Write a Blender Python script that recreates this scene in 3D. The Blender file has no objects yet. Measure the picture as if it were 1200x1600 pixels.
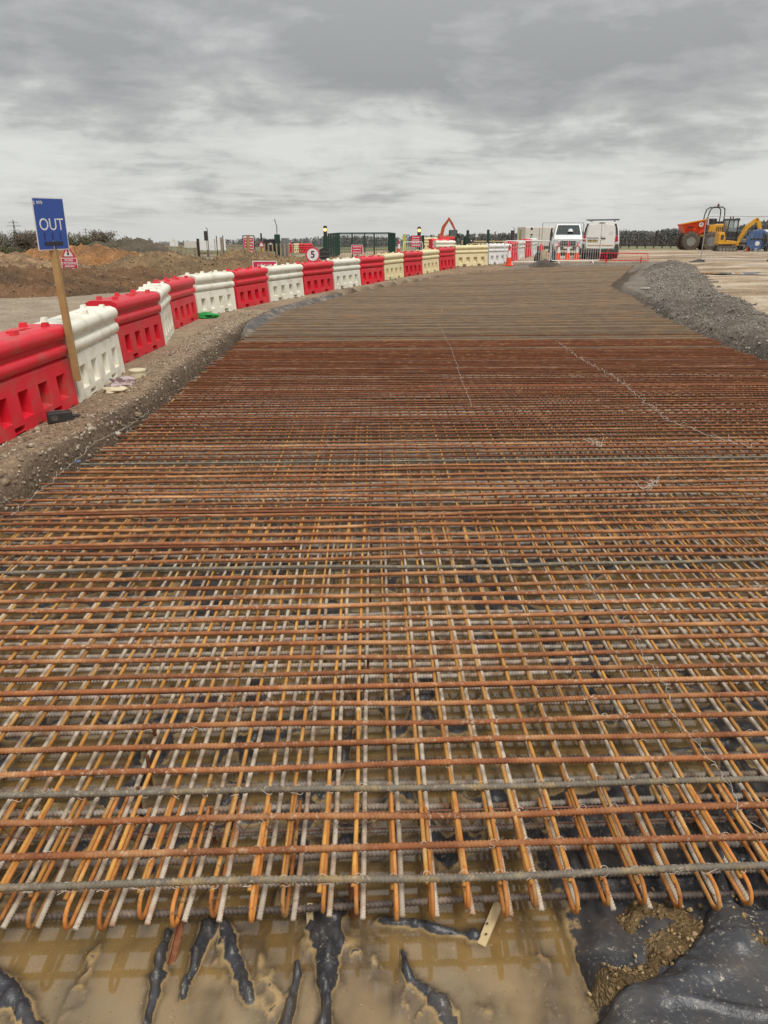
import bpy, bmesh, math, random
import numpy as np
from mathutils import Vector, Matrix
R = math.radians
random.seed(7); rng = np.random.default_rng(7)
sc = bpy.context.scene
C = sc.collection

# ------------------------------------------------------------------ camera
F = 1170.0; CZ = 2.24; PITCH = math.atan((800-357)/F)
cp, sp = math.cos(PITCH), math.sin(PITCH)
cam = bpy.data.cameras.new('camera'); camo = bpy.data.objects.new('camera', cam); C.objects.link(camo)
camo.location = (0, 0, CZ); camo.rotation_euler = (math.pi/2-PITCH, 0, 0)
cam.sensor_fit = 'VERTICAL'; cam.sensor_height = 24; cam.lens = 24*F/1600
cam.clip_start = 0.05; cam.clip_end = 9000
sc.camera = camo

# ------------------------------------------------------------------ world: overcast sky
w = bpy.data.worlds.new('World'); sc.world = w; w.use_nodes = True
nt = w.node_tree; nt.nodes.clear()
def N(t, nt=nt, **k):
    n = nt.nodes.new(t)
    for a, b in k.items(): setattr(n, a, b)
    return n
def math_node(nt, op, a, b=None, clamp=False):
    n = nt.nodes.new('ShaderNodeMath'); n.operation = op; n.use_clamp = clamp
    for i, v in enumerate((a, b)):
        if v is None: continue
        if isinstance(v, (int, float)): n.inputs[i].default_value = v
        else: nt.links.new(v, n.inputs[i])
    return n.outputs[0]
def ramp_node(nt, fac, stops):
    n = nt.nodes.new('ShaderNodeValToRGB'); e = n.color_ramp.elements
    while len(e) < len(stops): e.new(0.5)
    for el, (p, c) in zip(e, stops):
        el.position = p; el.color = (*c, 1) if not isinstance(c, (int, float)) else (c, c, c, 1)
    nt.links.new(fac, n.inputs[0]); return n.outputs[0]
def mix_node(nt, fac, a, b, blend='MIX'):
    n = nt.nodes.new('ShaderNodeMix'); n.data_type = 'RGBA'; n.blend_type = blend
    for i, v in ((0, fac), (6, a), (7, b)):
        if isinstance(v, (int, float)): n.inputs[i].default_value = v
        elif isinstance(v, tuple): n.inputs[i].default_value = (*v, 1)
        else: nt.links.new(v, n.inputs[i])
    return n.outputs[2]
SUN_EL, SUN_AZ = 58, 150      # sun behind the cloud, high, over the photographer's right shoulder
tc = N('ShaderNodeTexCoord'); sx = N('ShaderNodeSeparateXYZ'); nt.links.new(tc.outputs['Generated'], sx.inputs[0])
zc = math_node(nt, 'MAXIMUM', sx.outputs[2], 0.0)
den = math_node(nt, 'ADD', zc, 0.085)
cx_ = math_node(nt, 'DIVIDE', sx.outputs[0], den); cy_ = math_node(nt, 'DIVIDE', sx.outputs[1], den)
cv = N('ShaderNodeCombineXYZ'); nt.links.new(cx_, cv.inputs[0]); nt.links.new(cy_, cv.inputs[1])
def wnoise(scale, detail, rough, dist, off):
    mp = N('ShaderNodeMapping'); mp.inputs['Location'].default_value = off; nt.links.new(cv.outputs[0], mp.inputs[0])
    n = N('ShaderNodeTexNoise'); n.inputs['Scale'].default_value = scale; n.inputs['Detail'].default_value = detail
    n.inputs['Roughness'].default_value = rough; n.inputs['Distortion'].default_value = dist
    nt.links.new(mp.outputs[0], n.inputs['Vector']); return n.outputs['Fac']
n1 = wnoise(0.45, 3, 0.5, 0.2, (2.1, 1.2, 0)); n2 = wnoise(1.3, 7, 0.55, 0.6, (9, 4, 0)); pm = N('ShaderNodeMapping'); pm.inputs['Scale'].default_value = (1, 1, 2.6); nt.links.new(tc.outputs['Generated'], pm.inputs[0]); pn_ = N('ShaderNodeTexNoise'); pn_.inputs['Scale'].default_value = 6.5; pn_.inputs['Detail'].default_value = 9; pn_.inputs['Roughness'].default_value = .58; pn_.inputs['Distortion'].default_value = .35; nt.links.new(pm.outputs[0], pn_.inputs['Vector']); n4 = pn_.outputs['Fac']; n3 = wnoise(4.2, 8, 0.58, 0.4, (1, 7, 0))
rr = math_node(nt, 'SUBTRACT', math_node(nt, 'MULTIPLY', zc, 6.5), 0.90)             # heavier cloud base above about 7 degrees
wob = math_node(nt, 'ADD', math_node(nt, 'MULTIPLY', math_node(nt, 'SUBTRACT', n1, 0.5), 1.9), math_node(nt, 'MULTIPLY', math_node(nt, 'SUBTRACT', n2, 0.5), 1.5))
dk = math_node(nt, 'ADD', math_node(nt, 'MULTIPLY', math_node(nt, 'MAXIMUM', math_node(nt, 'MINIMUM', rr, 0.3), -0.36), 1.25), math_node(nt, 'MULTIPLY', wob, 0.6))
dk = math_node(nt, 'ADD', dk, math_node(nt, 'MULTIPLY', math_node(nt, 'ADD', math_node(nt, 'MULTIPLY', math_node(nt, 'SUBTRACT', n3, 0.5), 0.5), math_node(nt, 'MULTIPLY', math_node(nt, 'SUBTRACT', n4, 0.5), 1.75)), 1.0))
col = ramp_node(nt, math_node(nt, 'ADD', dk, 0.62), [(0.0, (.68, .685, .655)), (0.3, (.595, .60, .576)), (0.5, (.47, .475, .463)), (0.74, (.385, .39, .388)), (1.0, (.315, .32, .322))])
hz = ramp_node(nt, math_node(nt, 'MULTIPLY', zc, 9.0, True), [(0.0, 0.8), (0.28, 0.0), (1.0, 0.0)])
col = mix_node(nt, hz, col, (.60, .605, .578))
sky = N('ShaderNodeTexSky'); sky.sky_type = 'NISHITA'; sky.sun_disc = False
sky.sun_elevation = R(SUN_EL); sky.sun_rotation = R(SUN_AZ)
skc = mix_node(nt, 1.0, sky.outputs[0], (.06, .06, .06), 'MULTIPLY')
col = mix_node(nt, 0.94, skc, col)
gain = math_node(nt, 'ADD', 1.0, math_node(nt, 'MULTIPLY', math_node(nt, 'MAXIMUM', math_node(nt, 'SUBTRACT', zc, 0.15), 0.0), 2.3))   # an overcast sky brightens evenly towards the zenith
gv = N('ShaderNodeVectorMath', operation='SCALE'); nt.links.new(col, gv.inputs[0]); nt.links.new(gain, gv.inputs['Scale']); col = gv.outputs[0]
bg = N('ShaderNodeBackground'); bg.inputs[1].default_value = 0.635; nt.links.new(col, bg.inputs[0])
wo = N('ShaderNodeOutputWorld'); nt.links.new(bg.outputs[0], wo.inputs[0])

sun = bpy.data.lights.new('sun', 'SUN'); sun.energy = 1.5; sun.angle = R(22); sun.color = (1, .965, .91)
so = bpy.data.objects.new('sun', sun); C.objects.link(so)
sd = Vector((math.sin(R(SUN_AZ))*math.cos(R(SUN_EL)), math.cos(R(SUN_AZ))*math.cos(R(SUN_EL)), math.sin(R(SUN_EL))))
so.rotation_euler = sd.to_track_quat('Z', 'Y').to_euler(); so.location = (0, -5, 40)
vs = sc.view_settings; vs.view_transform = 'Standard'; vs.look = 'None'; vs.gamma = 1; vs.use_curve_mapping = False
vs.exposure = 0.78
sc.render.engine = 'CYCLES'; sc.cycles.max_bounces = 6; sc.cycles.transparent_max_bounces = 12

# ------------------------------------------------------------------ numeric helpers
def ss(a, b, x):
    t = np.clip((x-a)/(b-a), 0, 1); return t*t*(3-2*t)
_perm = rng.permutation(4096)
_val = rng.random(4096)
def vnoise(x, y):
    x = np.asarray(x, float); y = np.asarray(y, float)
    xi = np.floor(x).astype(int); yi = np.floor(y).astype(int); fx = x-xi; fy = y-yi
    fx = fx*fx*(3-2*fx); fy = fy*fy*(3-2*fy)
    def h(a, b): return _val[_perm[(_perm[a & 4095]+b) & 4095]]
    return (h(xi, yi)*(1-fx)+h(xi+1, yi)*fx)*(1-fy)+(h(xi, yi+1)*(1-fx)+h(xi+1, yi+1)*fx)*fy
def fbm(x, y, s=1.0, o=4, g=.5):
    r = 0; a = 1; t = 0
    for i in range(o):
        r = r+a*(vnoise(x*s+17.3*i, y*s+31.7*i)-.5); t += a; a *= g; s *= 2.03
    return r/t
def raydir(u, v):
    y = (v-800)/F; return (u-600)/F, cp-y*sp, -(sp+y*cp)
def at_z(u, v, z):                       # where the sight line through a photo pixel meets height z
    a, b, c = raydir(u, v); t = (z-CZ)/c; return Vector((a*t, b*t, z))
def at_y(u, v, Y):                       # ... meets the vertical plane at distance Y
    a, b, c = raydir(u, v); t = Y/b; return Vector((a*t, Y, CZ+c*t))

# ------------------------------------------------------------------ terrain
LEFT = [(-3.06, -4), (-3.06, 5.6), (-2.9, 9.2), (-2.95, 13.1), (-3.0, 18.2), (-2.8, 21.1), (-2.3, 23.1), (-.92, 27.9), (2.88, 35.3), (8.06, 39.6)]
RIGHT = [(6.6, -4), (6.6, 12.5), (6.98, 18.2), (7.9, 24), (8.3, 28), (10.6, 33.7), (12.6, 38.9)]
POLY = LEFT+RIGHT[::-1]
def poly_sd(x, y, poly):                 # signed distance, negative inside
    d = np.full(np.shape(x), 1e9); ins = np.zeros(np.shape(x), bool)
    for (x0, y0), (x1, y1) in zip(poly, poly[1:]+poly[:1]):
        ex, ey = x1-x0, y1-y0
        t = np.clip(((x-x0)*ex+(y-y0)*ey)/(ex*ex+ey*ey+1e-12), 0, 1)
        d = np.minimum(d, np.hypot(x-x0-ex*t, y-y0-ey*t))
        if y0 != y1:
            c = ((y0 > y) != (y1 > y)) & (x < ex*(y-y0)/(y1-y0)+x0); ins ^= c
    return np.where(ins, -d, d)
def lift(x, y):
    x = np.asarray(x, float); y = np.asarray(y, float)
    return .45*ss(22, 60, y)*ss(-9, 3, x)+.022*np.clip(x-3, 0, 14)*(1-ss(42, 62, y))*ss(12, 24, y)-.02*np.clip(y-62, 0, 5000)
def G0(x, y): return .2+lift(x, y)
def G(x, y):
    x = np.asarray(x, float); y = np.asarray(y, float)
    g = G0(x, y)
    near = 1-ss(60, 200, y)
    g = g+near*(fbm(x, y, .35, 4)*.10+fbm(x, y, 2.2, 3)*.03+.05*fbm(x*.3, y*1.6, 1.0, 3)*ss(8, 11, x))*ss(1.0, 4, np.abs(x+3.6)+0*y)+fbm(x, y, 3, 3)*.02*near
    d = poly_sd(x+fbm(x, y, 1.6, 3)*.22+fbm(x, y, 7, 3)*.10, y, POLY)
    pit = -.20+lift(x, y)*(1-ss(30, 38, y)*.0)
    k = ss(-.03, .22, d); g = g+(.04+.16*fbm(x, y, 2.4, 4)+.06*fbm(x, y, 9, 3))*np.exp(-((d-.36)/.26)**2)*(x < 0)*(1-ss(15, 19, y))
    return pit*(1-k)+g*k
def Gz(x, y): return float(G(np.array([x]), np.array([y]))[0])

# ------------------------------------------------------------------ materials
def newmat(name):
    m = bpy.data.materials.new(name); m.use_nodes = True; nt = m.node_tree
    return m, nt, nt.nodes['Principled BSDF']
def tex(nt, kind, scale, vec, detail=4, rough=.55):
    n = nt.nodes.new(kind); n.inputs['Scale'].default_value = scale
    if kind == 'ShaderNodeTexNoise': n.inputs['Detail'].default_value = detail; n.inputs['Roughness'].default_value = rough
    nt.links.new(vec, n.inputs['Vector']); return n
def coord(nt, world=False):
    if world:
        return nt.nodes.new('ShaderNodeNewGeometry').outputs['Position']
    t = nt.nodes.new('ShaderNodeTexCoord'); o = nt.nodes.new('ShaderNodeObjectInfo')
    a = nt.nodes.new('ShaderNodeVectorMath'); a.operation = 'ADD'
    s = nt.nodes.new('ShaderNodeVectorMath'); s.operation = 'SCALE'; s.inputs[0].default_value = (37, 53, 71); nt.links.new(o.outputs['Random'], s.inputs['Scale'])
    nt.links.new(t.outputs['Object'], a.inputs[0]); nt.links.new(s.outputs[0], a.inputs[1]); return a.outputs[0]
def bump(nt, b, h, strength=.3, dist=.02):
    n = nt.nodes.new('ShaderNodeBump'); n.inputs['Strength'].default_value = strength; n.inputs['Distance'].default_value = dist
    nt.links.new(h, n.inputs['Height']); nt.links.new(n.outputs[0], b.inputs['Normal'])
def mat(name, c1, c2=None, scale=4, rough=.6, bmp=0, bscale=30, spec=.5, metal=0, dirt=None, dscale=6, damt=.5, world=False, bdist=.02, rvar=0, spots=None):
    m, nt, b = newmat(name)
    b.inputs['Roughness'].default_value = rough; b.inputs['Metallic'].default_value = metal; b.inputs['Specular IOR Level'].default_value = spec
    c2 = c2 or tuple(x*.8 for x in c1)
    vec = coord(nt, world)
    n = tex(nt, 'ShaderNodeTexNoise', scale, vec, 5, .6)
    col = ramp_node(nt, n.outputs['Fac'], [(.3, c1), (.7, c2)])
    if dirt:
        d = tex(nt, 'ShaderNodeTexNoise', dscale, vec, 7, .65)
        f = ramp_node(nt, d.outputs['Fac'], [(.62-damt*.3, 0), (.78-damt*.2, 1)])
        col = mix_node(nt, f, col, dirt)
    if spots:
        q_ = tex(nt, 'ShaderNodeTexNoise', 42, vec, 6, .75); q2 = tex(nt, 'ShaderNodeTexNoise', 1.7, vec, 3, .6)
        col = mix_node(nt, math_node(nt, 'MULTIPLY', ramp_node(nt, q_.outputs['Fac'], [(.54, 0), (.64, 1)]), ramp_node(nt, q2.outputs['Fac'], [(.38, .1), (.62, .95)])), col, spots)
    if rvar:
        o = nt.nodes.new('ShaderNodeObjectInfo')
        v = math_node(nt, 'ADD', math_node(nt, 'MULTIPLY', o.outputs['Random'], rvar), 1-rvar/2)
        h = nt.nodes.new('ShaderNodeHueSaturation'); nt.links.new(v, h.inputs['Value']); nt.links.new(col, h.inputs['Color']); col = h.outputs[0]
    nt.links.new(col, b.inputs['Base Color'])
    if bmp:
        t = tex(nt, 'ShaderNodeTexNoise', bscale, vec, 6, .65); bump(nt, b, t.outputs['Fac'], bmp, bdist)
    return m
def emis(name, c, s):
    m, nt, b = newmat(name); b.inputs['Base Color'].default_value = (*c, 1); b.inputs['Emission Color'].default_value = (*c, 1); b.inputs['Emission Strength'].default_value = s
    return m
MT = {}
MT['rust'] = mat('rust_bar', (.33, .122, .042), (.17, .058, .025), 7, .75, .5, 160, .3, dirt=(.46, .235, .10), dscale=2.6, damt=.45, bdist=.003, rvar=.5, spots=(.50, .37, .24))
MT['rustdark'] = mat('rust_bar_dark', (.205, .072, .030), (.12, .042, .021), 5, .8, .4, 120, .25, dirt=(.30, .15, .07), dscale=7, damt=.3, bdist=.003, rvar=.5)
MT['rustgrey'] = mat('rust_bar_grey', (.225, .168, .115), (.145, .10, .066), 3, .8, .4, 120, .3, dirt=(.30, .175, .085), dscale=1.2, damt=.4, bdist=.003, rvar=.22)
MT['greyfar'] = mat('dusty_bar', (.34, .28, .21), (.24, .18, .125), 3, .85, rvar=.3)
MT['greybar'] = mat('grey_bar', (.19, .165, .125), (.11, .085, .06), 16, .6, .5, 160, .4, dirt=(.34, .23, .09), dscale=7, damt=.35, bdist=.003, spots=(.46, .37, .25))
MT['orange'] = mat('orange_bar', (.50, .255, .055), (.30, .12, .03), 6, .7, .5, 200, .3, dirt=(.50, .36, .17), dscale=4, damt=.32, bdist=.003, rvar=.6, spots=(.20, .075, .025))
MT['palebar'] = mat('pale_bar', (.56, .485, .385), (.38, .30, .215), 9, .75, .5, 160, .3, dirt=(.30, .13, .05), dscale=5, damt=.4, bdist=.003, rvar=.35, spots=(.22, .13, .07))
MT['hairpin'] = mat('hairpin_rust', (.52, .21, .045), (.36, .12, .03), 10, .75, .5, 200, .3, dirt=(.44, .28, .11), dscale=6, damt=.4, bdist=.003, rvar=.6, spots=(.16, .055, .022))
MT['lowbar'] = mat('low_bar', (.40, .355, .30), (.26, .20, .15), 15, .7, .5, 160, .3, dirt=(.22, .11, .05), dscale=8, damt=.5, bdist=.003, rvar=.6)
MT['darkbar'] = mat('dark_bar', (.10, .075, .06), (.06, .042, .032), 16, .55, .5, 160, .4, dirt=(.26, .19, .14), dscale=6, damt=.3, bdist=.003)
MT['wire'] = mat('tie_wire', (.62, .57, .50), (.45, .38, .3), 20, .45, spec=.6)
MT['rustwire'] = mat('rust_wire', (.20, .085, .05), (.14, .055, .035), 20, .7)
MT['redplastic'] = mat('red_plastic', (.70, .015, .034), (.60, .012, .027), 2.5, .42, .12, 40, .45, dirt=(.46, .075, .06), dscale=3.5, damt=.42, rvar=.2)
MT['whiteplastic'] = mat('white_plastic', (.80, .775, .66), (.74, .71, .59), 2.5, .45, .12, 40, .45, dirt=(.58, .51, .38), dscale=3, damt=.42, rvar=.1)
MT['creamplastic'] = mat('cream_plastic', (.76, .66, .40), (.70, .60, .35), 2.5, .45, .12, 40, .45, dirt=(.55, .45, .28), dscale=4, damt=.25)
MT['coldwhite'] = mat('cold_white_plastic', (.76, .76, .74), (.70, .70, .68), 2.5, .45, .1, 40, .45, dirt=(.5, .48, .44), dscale=5, damt=.3)
MT['timber'] = mat('timber', (.42, .27, .115), (.33, .20, .08), 6, .75, .3, 60, .3)
MT['palewood'] = mat('pale_wood', (.60, .47, .27), (.50, .37, .19), 8, .7, .3, 60, .3)
MT['greywood'] = mat('weathered_wood', (.36, .29, .20), (.27, .21, .145), 6, .85, .3, 60, .2)
MT['black'] = mat('black_plastic', (.022, .022, .024), (.035, .034, .034), 6, .45, .1, 40)
MT['darkgreen'] = mat('green_paint', (.012, .045, .036), (.010, .034, .028), 6, .5)
MT['white'] = mat('white_paint', (.80, .80, .78), (.74, .74, .71), 3, .35, dirt=(.55, .52, .46), dscale=3, damt=.15)
MT['vanwhite'] = mat('van_white', (.82, .815, .78), (.76, .75, .71), 1.2, .28, dirt=(.5, .46, .38), dscale=2, damt=.2)
MT['signred'] = mat('sign_red', (.58, .022, .07), (.52, .018, .06), 3, .5)
MT['signwhite'] = mat('sign_white', (.78, .77, .75), None, 3, .5)
MT['signblue'] = mat('sign_blue', (.035, .085, .34), (.030, .075, .30), 3, .45)
MT['blue'] = mat('blue_paint', (.07, .13, .30), (.05, .095, .22), 3, .5, dirt=(.3, .3, .3), dscale=5, damt=.2)
MT['yellow'] = mat('yellow_paint', (.72, .36, .018), (.62, .29, .015), 3, .4, dirt=(.35, .22, .1), dscale=5, damt=.2)
MT['orangered'] = mat('orange_red_paint', (.82, .075, .014), (.74, .06, .012), 3, .4)
MT['digger'] = mat('digger_orange', (.50, .10, .03), (.38, .075, .03), 3, .5)
MT['grey'] = mat('grey_metal', (.28, .28, .275), (.2, .2, .2), 5, .5, metal=.4)
MT['galv'] = mat('galvanised', (.42, .43, .43), (.34, .35, .35), 8, .5, metal=.3)
MT['tyre'] = mat('tyre', (.045, .042, .038), (.10, .085, .065), 7, .85, .3, 30)
MT['muddytyre'] = mat('muddy_tyre', (.14, .11, .08), (.07, .058, .048), 5, .9, .4, 20)
MT['rim'] = mat('rim', (.3, .29, .27), (.2, .19, .17), 6, .5, metal=.3)
m, nt_, b = newmat('glass'); b.inputs['Base Color'].default_value = (.035, .045, .045, 1); b.inputs['Roughness'].default_value = .12; b.inputs['Specular IOR Level'].default_value = .35; MT['glass'] = m
m, nt_, b = newmat('clear_glass'); b.inputs['Base Color'].default_value = (.30, .36, .35, 1); b.inputs['Roughness'].default_value = .05; b.inputs['Alpha'].default_value = .35; MT['clear'] = m
MT['lightred'] = mat('red_lens', (.42, .015, .02), (.36, .012, .016), 4, .2)
MT['amber'] = emis('amber_lamp', (1.0, .36, .06), 5.0)
MT['lens'] = mat('lamp_lens', (.6, .62, .62), None, 4, .1)
MT['green'] = mat('green_cloth', (.012, .30, .055), (.01, .21, .04), 8, .6, .3, 30)
MT['bag'] = mat('plastic_bag', (.62, .58, .52), (.36, .33, .31), 18, .35, .5, 20)
MT['pinkbag'] = mat('pink_bag', (.58, .42, .42), (.30, .27, .28), 16, .35, .5, 20)
MT['cement'] = mat('cement_bag', (.66, .56, .38), (.54, .45, .30), 8, .7, .4, 20)
MT['yellowgreen'] = mat('yellow_green', (.5, .52, .08), None, 4, .6)
MT['plate'] = mat('plate_yellow', (.55, .42, .09), None, 4, .4)
MT['tan'] = mat('tan_stripe', (.46, .31, .13), None, 4, .5)
MT['cloth_tan'] = mat('tan_canvas', (.48, .37, .22), (.30, .22, .13), 9, .8, .4, 20)
MT['cream'] = mat('cabin_cream', (.64, .61, .54), (.58, .55, .48), 1.5, .5, dirt=(.45, .41, .34), dscale=2, damt=.2)
MT['limegreen'] = mat('lime_green', (.34, .42, .06), None, 4, .5)
MT['twig'] = mat('twig', (.19, .15, .115), (.125, .10, .08), 1.5, .9, world=True)
MT['twiggreen'] = mat('twig_green', (.085, .095, .042), (.13, .11, .06), 1.5, .9, world=True)
MT['evergreen'] = mat('evergreen', (.022, .055, .022), (.035, .07, .03), 2, .9)
MT['bark'] = mat('bark', (.10, .078, .058), (.065, .05, .04), 6, .9, .4, 20)
MT['farwood'] = mat('far_wood', (.21, .20, .185), (.165, .158, .148), .05, 1.0, spec=.05, world=True)
MT['pylon'] = mat('pylon_steel', (.14, .145, .15), None, 1, .7)
# ground colours come from per-vertex soil zones, grain and relief from noise
def groundmat(name, rough=.85, bstr=.7, b1=28, b2=120, stone=.25, wet=0.):
    m, nt, b = newmat(name)
    a = nt.nodes.new('ShaderNodeAttribute'); a.attribute_name = 'Col'
    p = coord(nt, True)
    nA = tex(nt, 'ShaderNodeTexNoise', 1.1, p, 6, .65); nB = tex(nt, 'ShaderNodeTexNoise', 14, p, 6, .7)
    v1 = tex(nt, 'ShaderNodeTexVoronoi', b1, p); v2 = tex(nt, 'ShaderNodeTexVoronoi', b2, p)
    f = ramp_node(nt, nA.outputs['Fac'], [(.25, .68), (.75, 1.30)]); c = mix_node(nt, 1.0, a.outputs['Color'], f, 'MULTIPLY')
    f = ramp_node(nt, nB.outputs['Fac'], [(.25, .55), (.75, 1.42)]); c = mix_node(nt, .8, c, f, 'MULTIPLY')
    sep = nt.nodes.new('ShaderNodeSeparateColor'); nt.links.new(v1.outputs['Color'], sep.inputs[0])
    st = ramp_node(nt, sep.outputs[0], [(.0, .72), (.86, 1.05), (.94, 1.7)]); c = mix_node(nt, stone*2 if stone < .5 else 1, c, st, 'MULTIPLY')
    nt.links.new(c, b.inputs['Base Color'])
    b.inputs['Roughness'].default_value = rough; b.inputs['Specular IOR Level'].default_value = .3
    h = math_node(nt, 'ADD', math_node(nt, 'MULTIPLY', v1.outputs['Distance'], -1.0), math_node(nt, 'ADD', math_node(nt, 'MULTIPLY', v2.outputs['Distance'], -.35), math_node(nt, 'MULTIPLY', nB.outputs['Fac'], 1.2)))
    bump(nt, b, h, bstr, .03)
    return m
MT['ground'] = groundmat('ground_soil')
MT['soil'] = groundmat('loose_soil', .95, 1.0, 9, 40, .2)
MT['gravelbank'] = groundmat('crushed_gravel', .9, 1.0, 16, 60, .35)
def stonemat(name, cols, scale=22):
    m, nt, b = newmat(name); p = coord(nt, True)
    v = tex(nt, 'ShaderNodeTexVoronoi', scale, p); sep = nt.nodes.new('ShaderNodeSeparateColor'); nt.links.new(v.outputs['Color'], sep.inputs[0])
    c = ramp_node(nt, sep.outputs[0], [(i/(len(cols)-1)*.96, k) for i, k in enumerate(cols)])
    n = tex(nt, 'ShaderNodeTexNoise', 60, p, 4); f = ramp_node(nt, n.outputs['Fac'], [(.3, .75), (.7, 1.2)])
    nt.links.new(mix_node(nt, 1.0, c, f, 'MULTIPLY'), b.inputs['Base Color']); b.inputs['Roughness'].default_value = .9
    return m
MT['stones'] = stonemat('bank_stones', [(.135, .09, .056), (.21, .148, .092), (.27, .19, .118), (.24, .185, .13), (.5, .43, .34)])
MT['greystones'] = stonemat('berm_stones', [(.12, .10, .08), (.18, .152, .122), (.225, .19, .155), (.2, .17, .14), (.48, .44, .39)])
MT['soilclods'] = stonemat('soil_clods', [(.14, .085, .045), (.19, .115, .06), (.24, .15, .082), (.36, .26, .17)], 12)
MT['mudstones'] = stonemat('mud_stones', [(.14, .085, .035), (.20, .125, .05), (.28, .18, .08), (.42, .31, .16)], 40)

# ------------------------------------------------------------------ mesh builders
class MB:
    def __init__(s): s.v = []; s.f = []
    def quad(s, *p):
        i = len(s.v); s.v += [tuple(q) for q in p]; s.f.append(tuple(range(i, i+len(p)))); return s
    def box(s, c, size, rot=None):
        hx, hy, hz = [q/2 for q in size]; i = len(s.v); c = Vector(c)
        for dx, dy, dz in ((-1,-1,-1),(1,-1,-1),(1,1,-1),(-1,1,-1),(-1,-1,1),(1,-1,1),(1,1,1),(-1,1,1)):
            p = Vector((dx*hx, dy*hy, dz*hz))
            if rot is not None: p = rot @ p
            s.v.append(tuple(c+p))
        s.f += [tuple(i+k for k in q) for q in ((0,3,2,1),(4,5,6,7),(0,1,5,4),(1,2,6,5),(2,3,7,6),(3,0,4,7))]; return s
    def bar(s, a, b, wx, wz):               # square section bar between two points
        a = Vector(a); b = Vector(b); d = b-a; q = d.to_track_quat('Y', 'Z').to_matrix()
        return s.box((a+b)/2, (wx, d.length, wz), q)
    def tube(s, pts, r, n=6, closed=False, caps=True):
        pts = [Vector(p) for p in pts]; m = len(pts); rings = []
        rad = r if isinstance(r, (list, tuple)) else [r]*m
        up = None
        for k in range(m):
            if closed: d = pts[(k+1) % m]-pts[k-1]
            else: d = pts[min(k+1, m-1)]-pts[max(k-1, 0)]
            d.normalize()
            if up is None: up = Vector((0,0,1)) if abs(d.z) < .9 else Vector((1,0,0))
            x = d.cross(up)
            if x.length < 1e-6: x = d.orthogonal()
            x.normalize(); y = x.cross(d); up = y
            i = len(s.v); rings.append(i)
            for j in range(n):
                a = 2*math.pi*j/n; s.v.append(tuple(pts[k]+(x*math.cos(a)+y*math.sin(a))*rad[k]))
        for k in range(m if closed else m-1):
            a = rings[k]; b = rings[(k+1) % m]
            for j in range(n): s.f.append((a+j, b+j, b+(j+1) % n, a+(j+1) % n))
        if caps and not closed:
            s.f.append(tuple(rings[0]+j for j in range(n))); s.f.append(tuple(rings[-1]+j for j in reversed(range(n))))
        return s
    def lathe(s, prof, n=16, axis='Z', c=(0,0,0)):
        i = len(s.v); c = Vector(c)
        for (r, h) in prof:
            for j in range(n):
                a = 2*math.pi*j/n; x, y = r*math.cos(a), r*math.sin(a)
                p = {'Z': (x, y, h), 'Y': (x, h, y), 'X': (h, x, y)}[axis]; s.v.append(tuple(c+Vector(p)))
        for k in range(len(prof)-1):
            for j in range(n):
                s.f.append((i+k*n+j, i+k*n+(j+1) % n, i+(k+1)*n+(j+1) % n, i+(k+1)*n+j))
        s.f.append(tuple(i+j for j in reversed(range(n)))); e = i+(len(prof)-1)*n; s.f.append(tuple(e+j for j in range(n))); return s
    def prism(s, poly, y0, y1, plane='XZ'):   # polygon in a plane, thickened along the third axis
        i = len(s.v); n = len(poly)
        for y in (y0, y1):
            for (a, b) in poly: s.v.append({'XZ': (a, y, b), 'XY': (a, b, y), 'YZ': (y, a, b)}[plane])
        s.f.append(tuple(i+k for k in range(n))); s.f.append(tuple(i+n+k for k in reversed(range(n))))
        for k in range(n): s.f.append((i+k, i+(k+1) % n, i+n+(k+1) % n, i+n+k)[::-1])
        return s
    def loft(s, secs, caps=True):
        i = len(s.v); n = len(secs[0])
        for q in secs: s.v += [tuple(p) for p in q]
        for k in range(len(secs)-1):
            for j in range(n): s.f.append((i+k*n+j, i+k*n+(j+1) % n, i+(k+1)*n+(j+1) % n, i+(k+1)*n+j))
        if caps: s.f.append(tuple(i+j for j in reversed(range(n)))); e = i+(len(secs)-1)*n; s.f.append(tuple(e+j for j in range(n)))
        return s
    def mesh(s, name, m=None, smooth=None):
        me = bpy.data.meshes.new(name); me.from_pydata(s.v, [], s.f)
        bm = bmesh.new(); bm.from_mesh(me); bmesh.ops.recalc_face_normals(bm, faces=bm.faces); bm.to_mesh(me); bm.free()
        if m: me.materials.append(m)
        if smooth is not None: me.shade_smooth(); me.set_sharp_from_angle(angle=R(smooth))
        return me
    def build(s, name, m, parent=None, smooth=None, bevel=0, loc=None):
        o = obj(name, s.mesh(name, MT[m] if isinstance(m, str) else m, smooth), parent, loc)
        if bevel:
            b = o.modifiers.new('bevel', 'BEVEL'); b.width = bevel; b.segments = 2; b.limit_method = 'ANGLE'; b.angle_limit = R(35)
        return o
def obj(name, me, parent=None, loc=None):
    o = bpy.data.objects.new(name, me); C.objects.link(o); o.parent = parent
    if loc is not None: o.location = loc
    return o
def tag(o, label, cat, group=None):
    o['label'] = label; o['category'] = cat
    if group: o['group'] = group
    return o
def thing(name, label, cat, loc=(0,0,0), rz=0, group=None):
    o = obj(name, None, None, loc); o.rotation_euler.z = rz; o.empty_display_size = .1
    return tag(o, label, cat, group)
def copy_tree(o, parent=None):
    c = o.copy(); C.objects.link(c); c.parent = parent
    for ch in list(o.children): copy_tree(ch, c)
    return c
def struct(o): o['kind'] = 'structure'; return o
def stuff(o): o['kind'] = 'stuff'; return o
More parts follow.
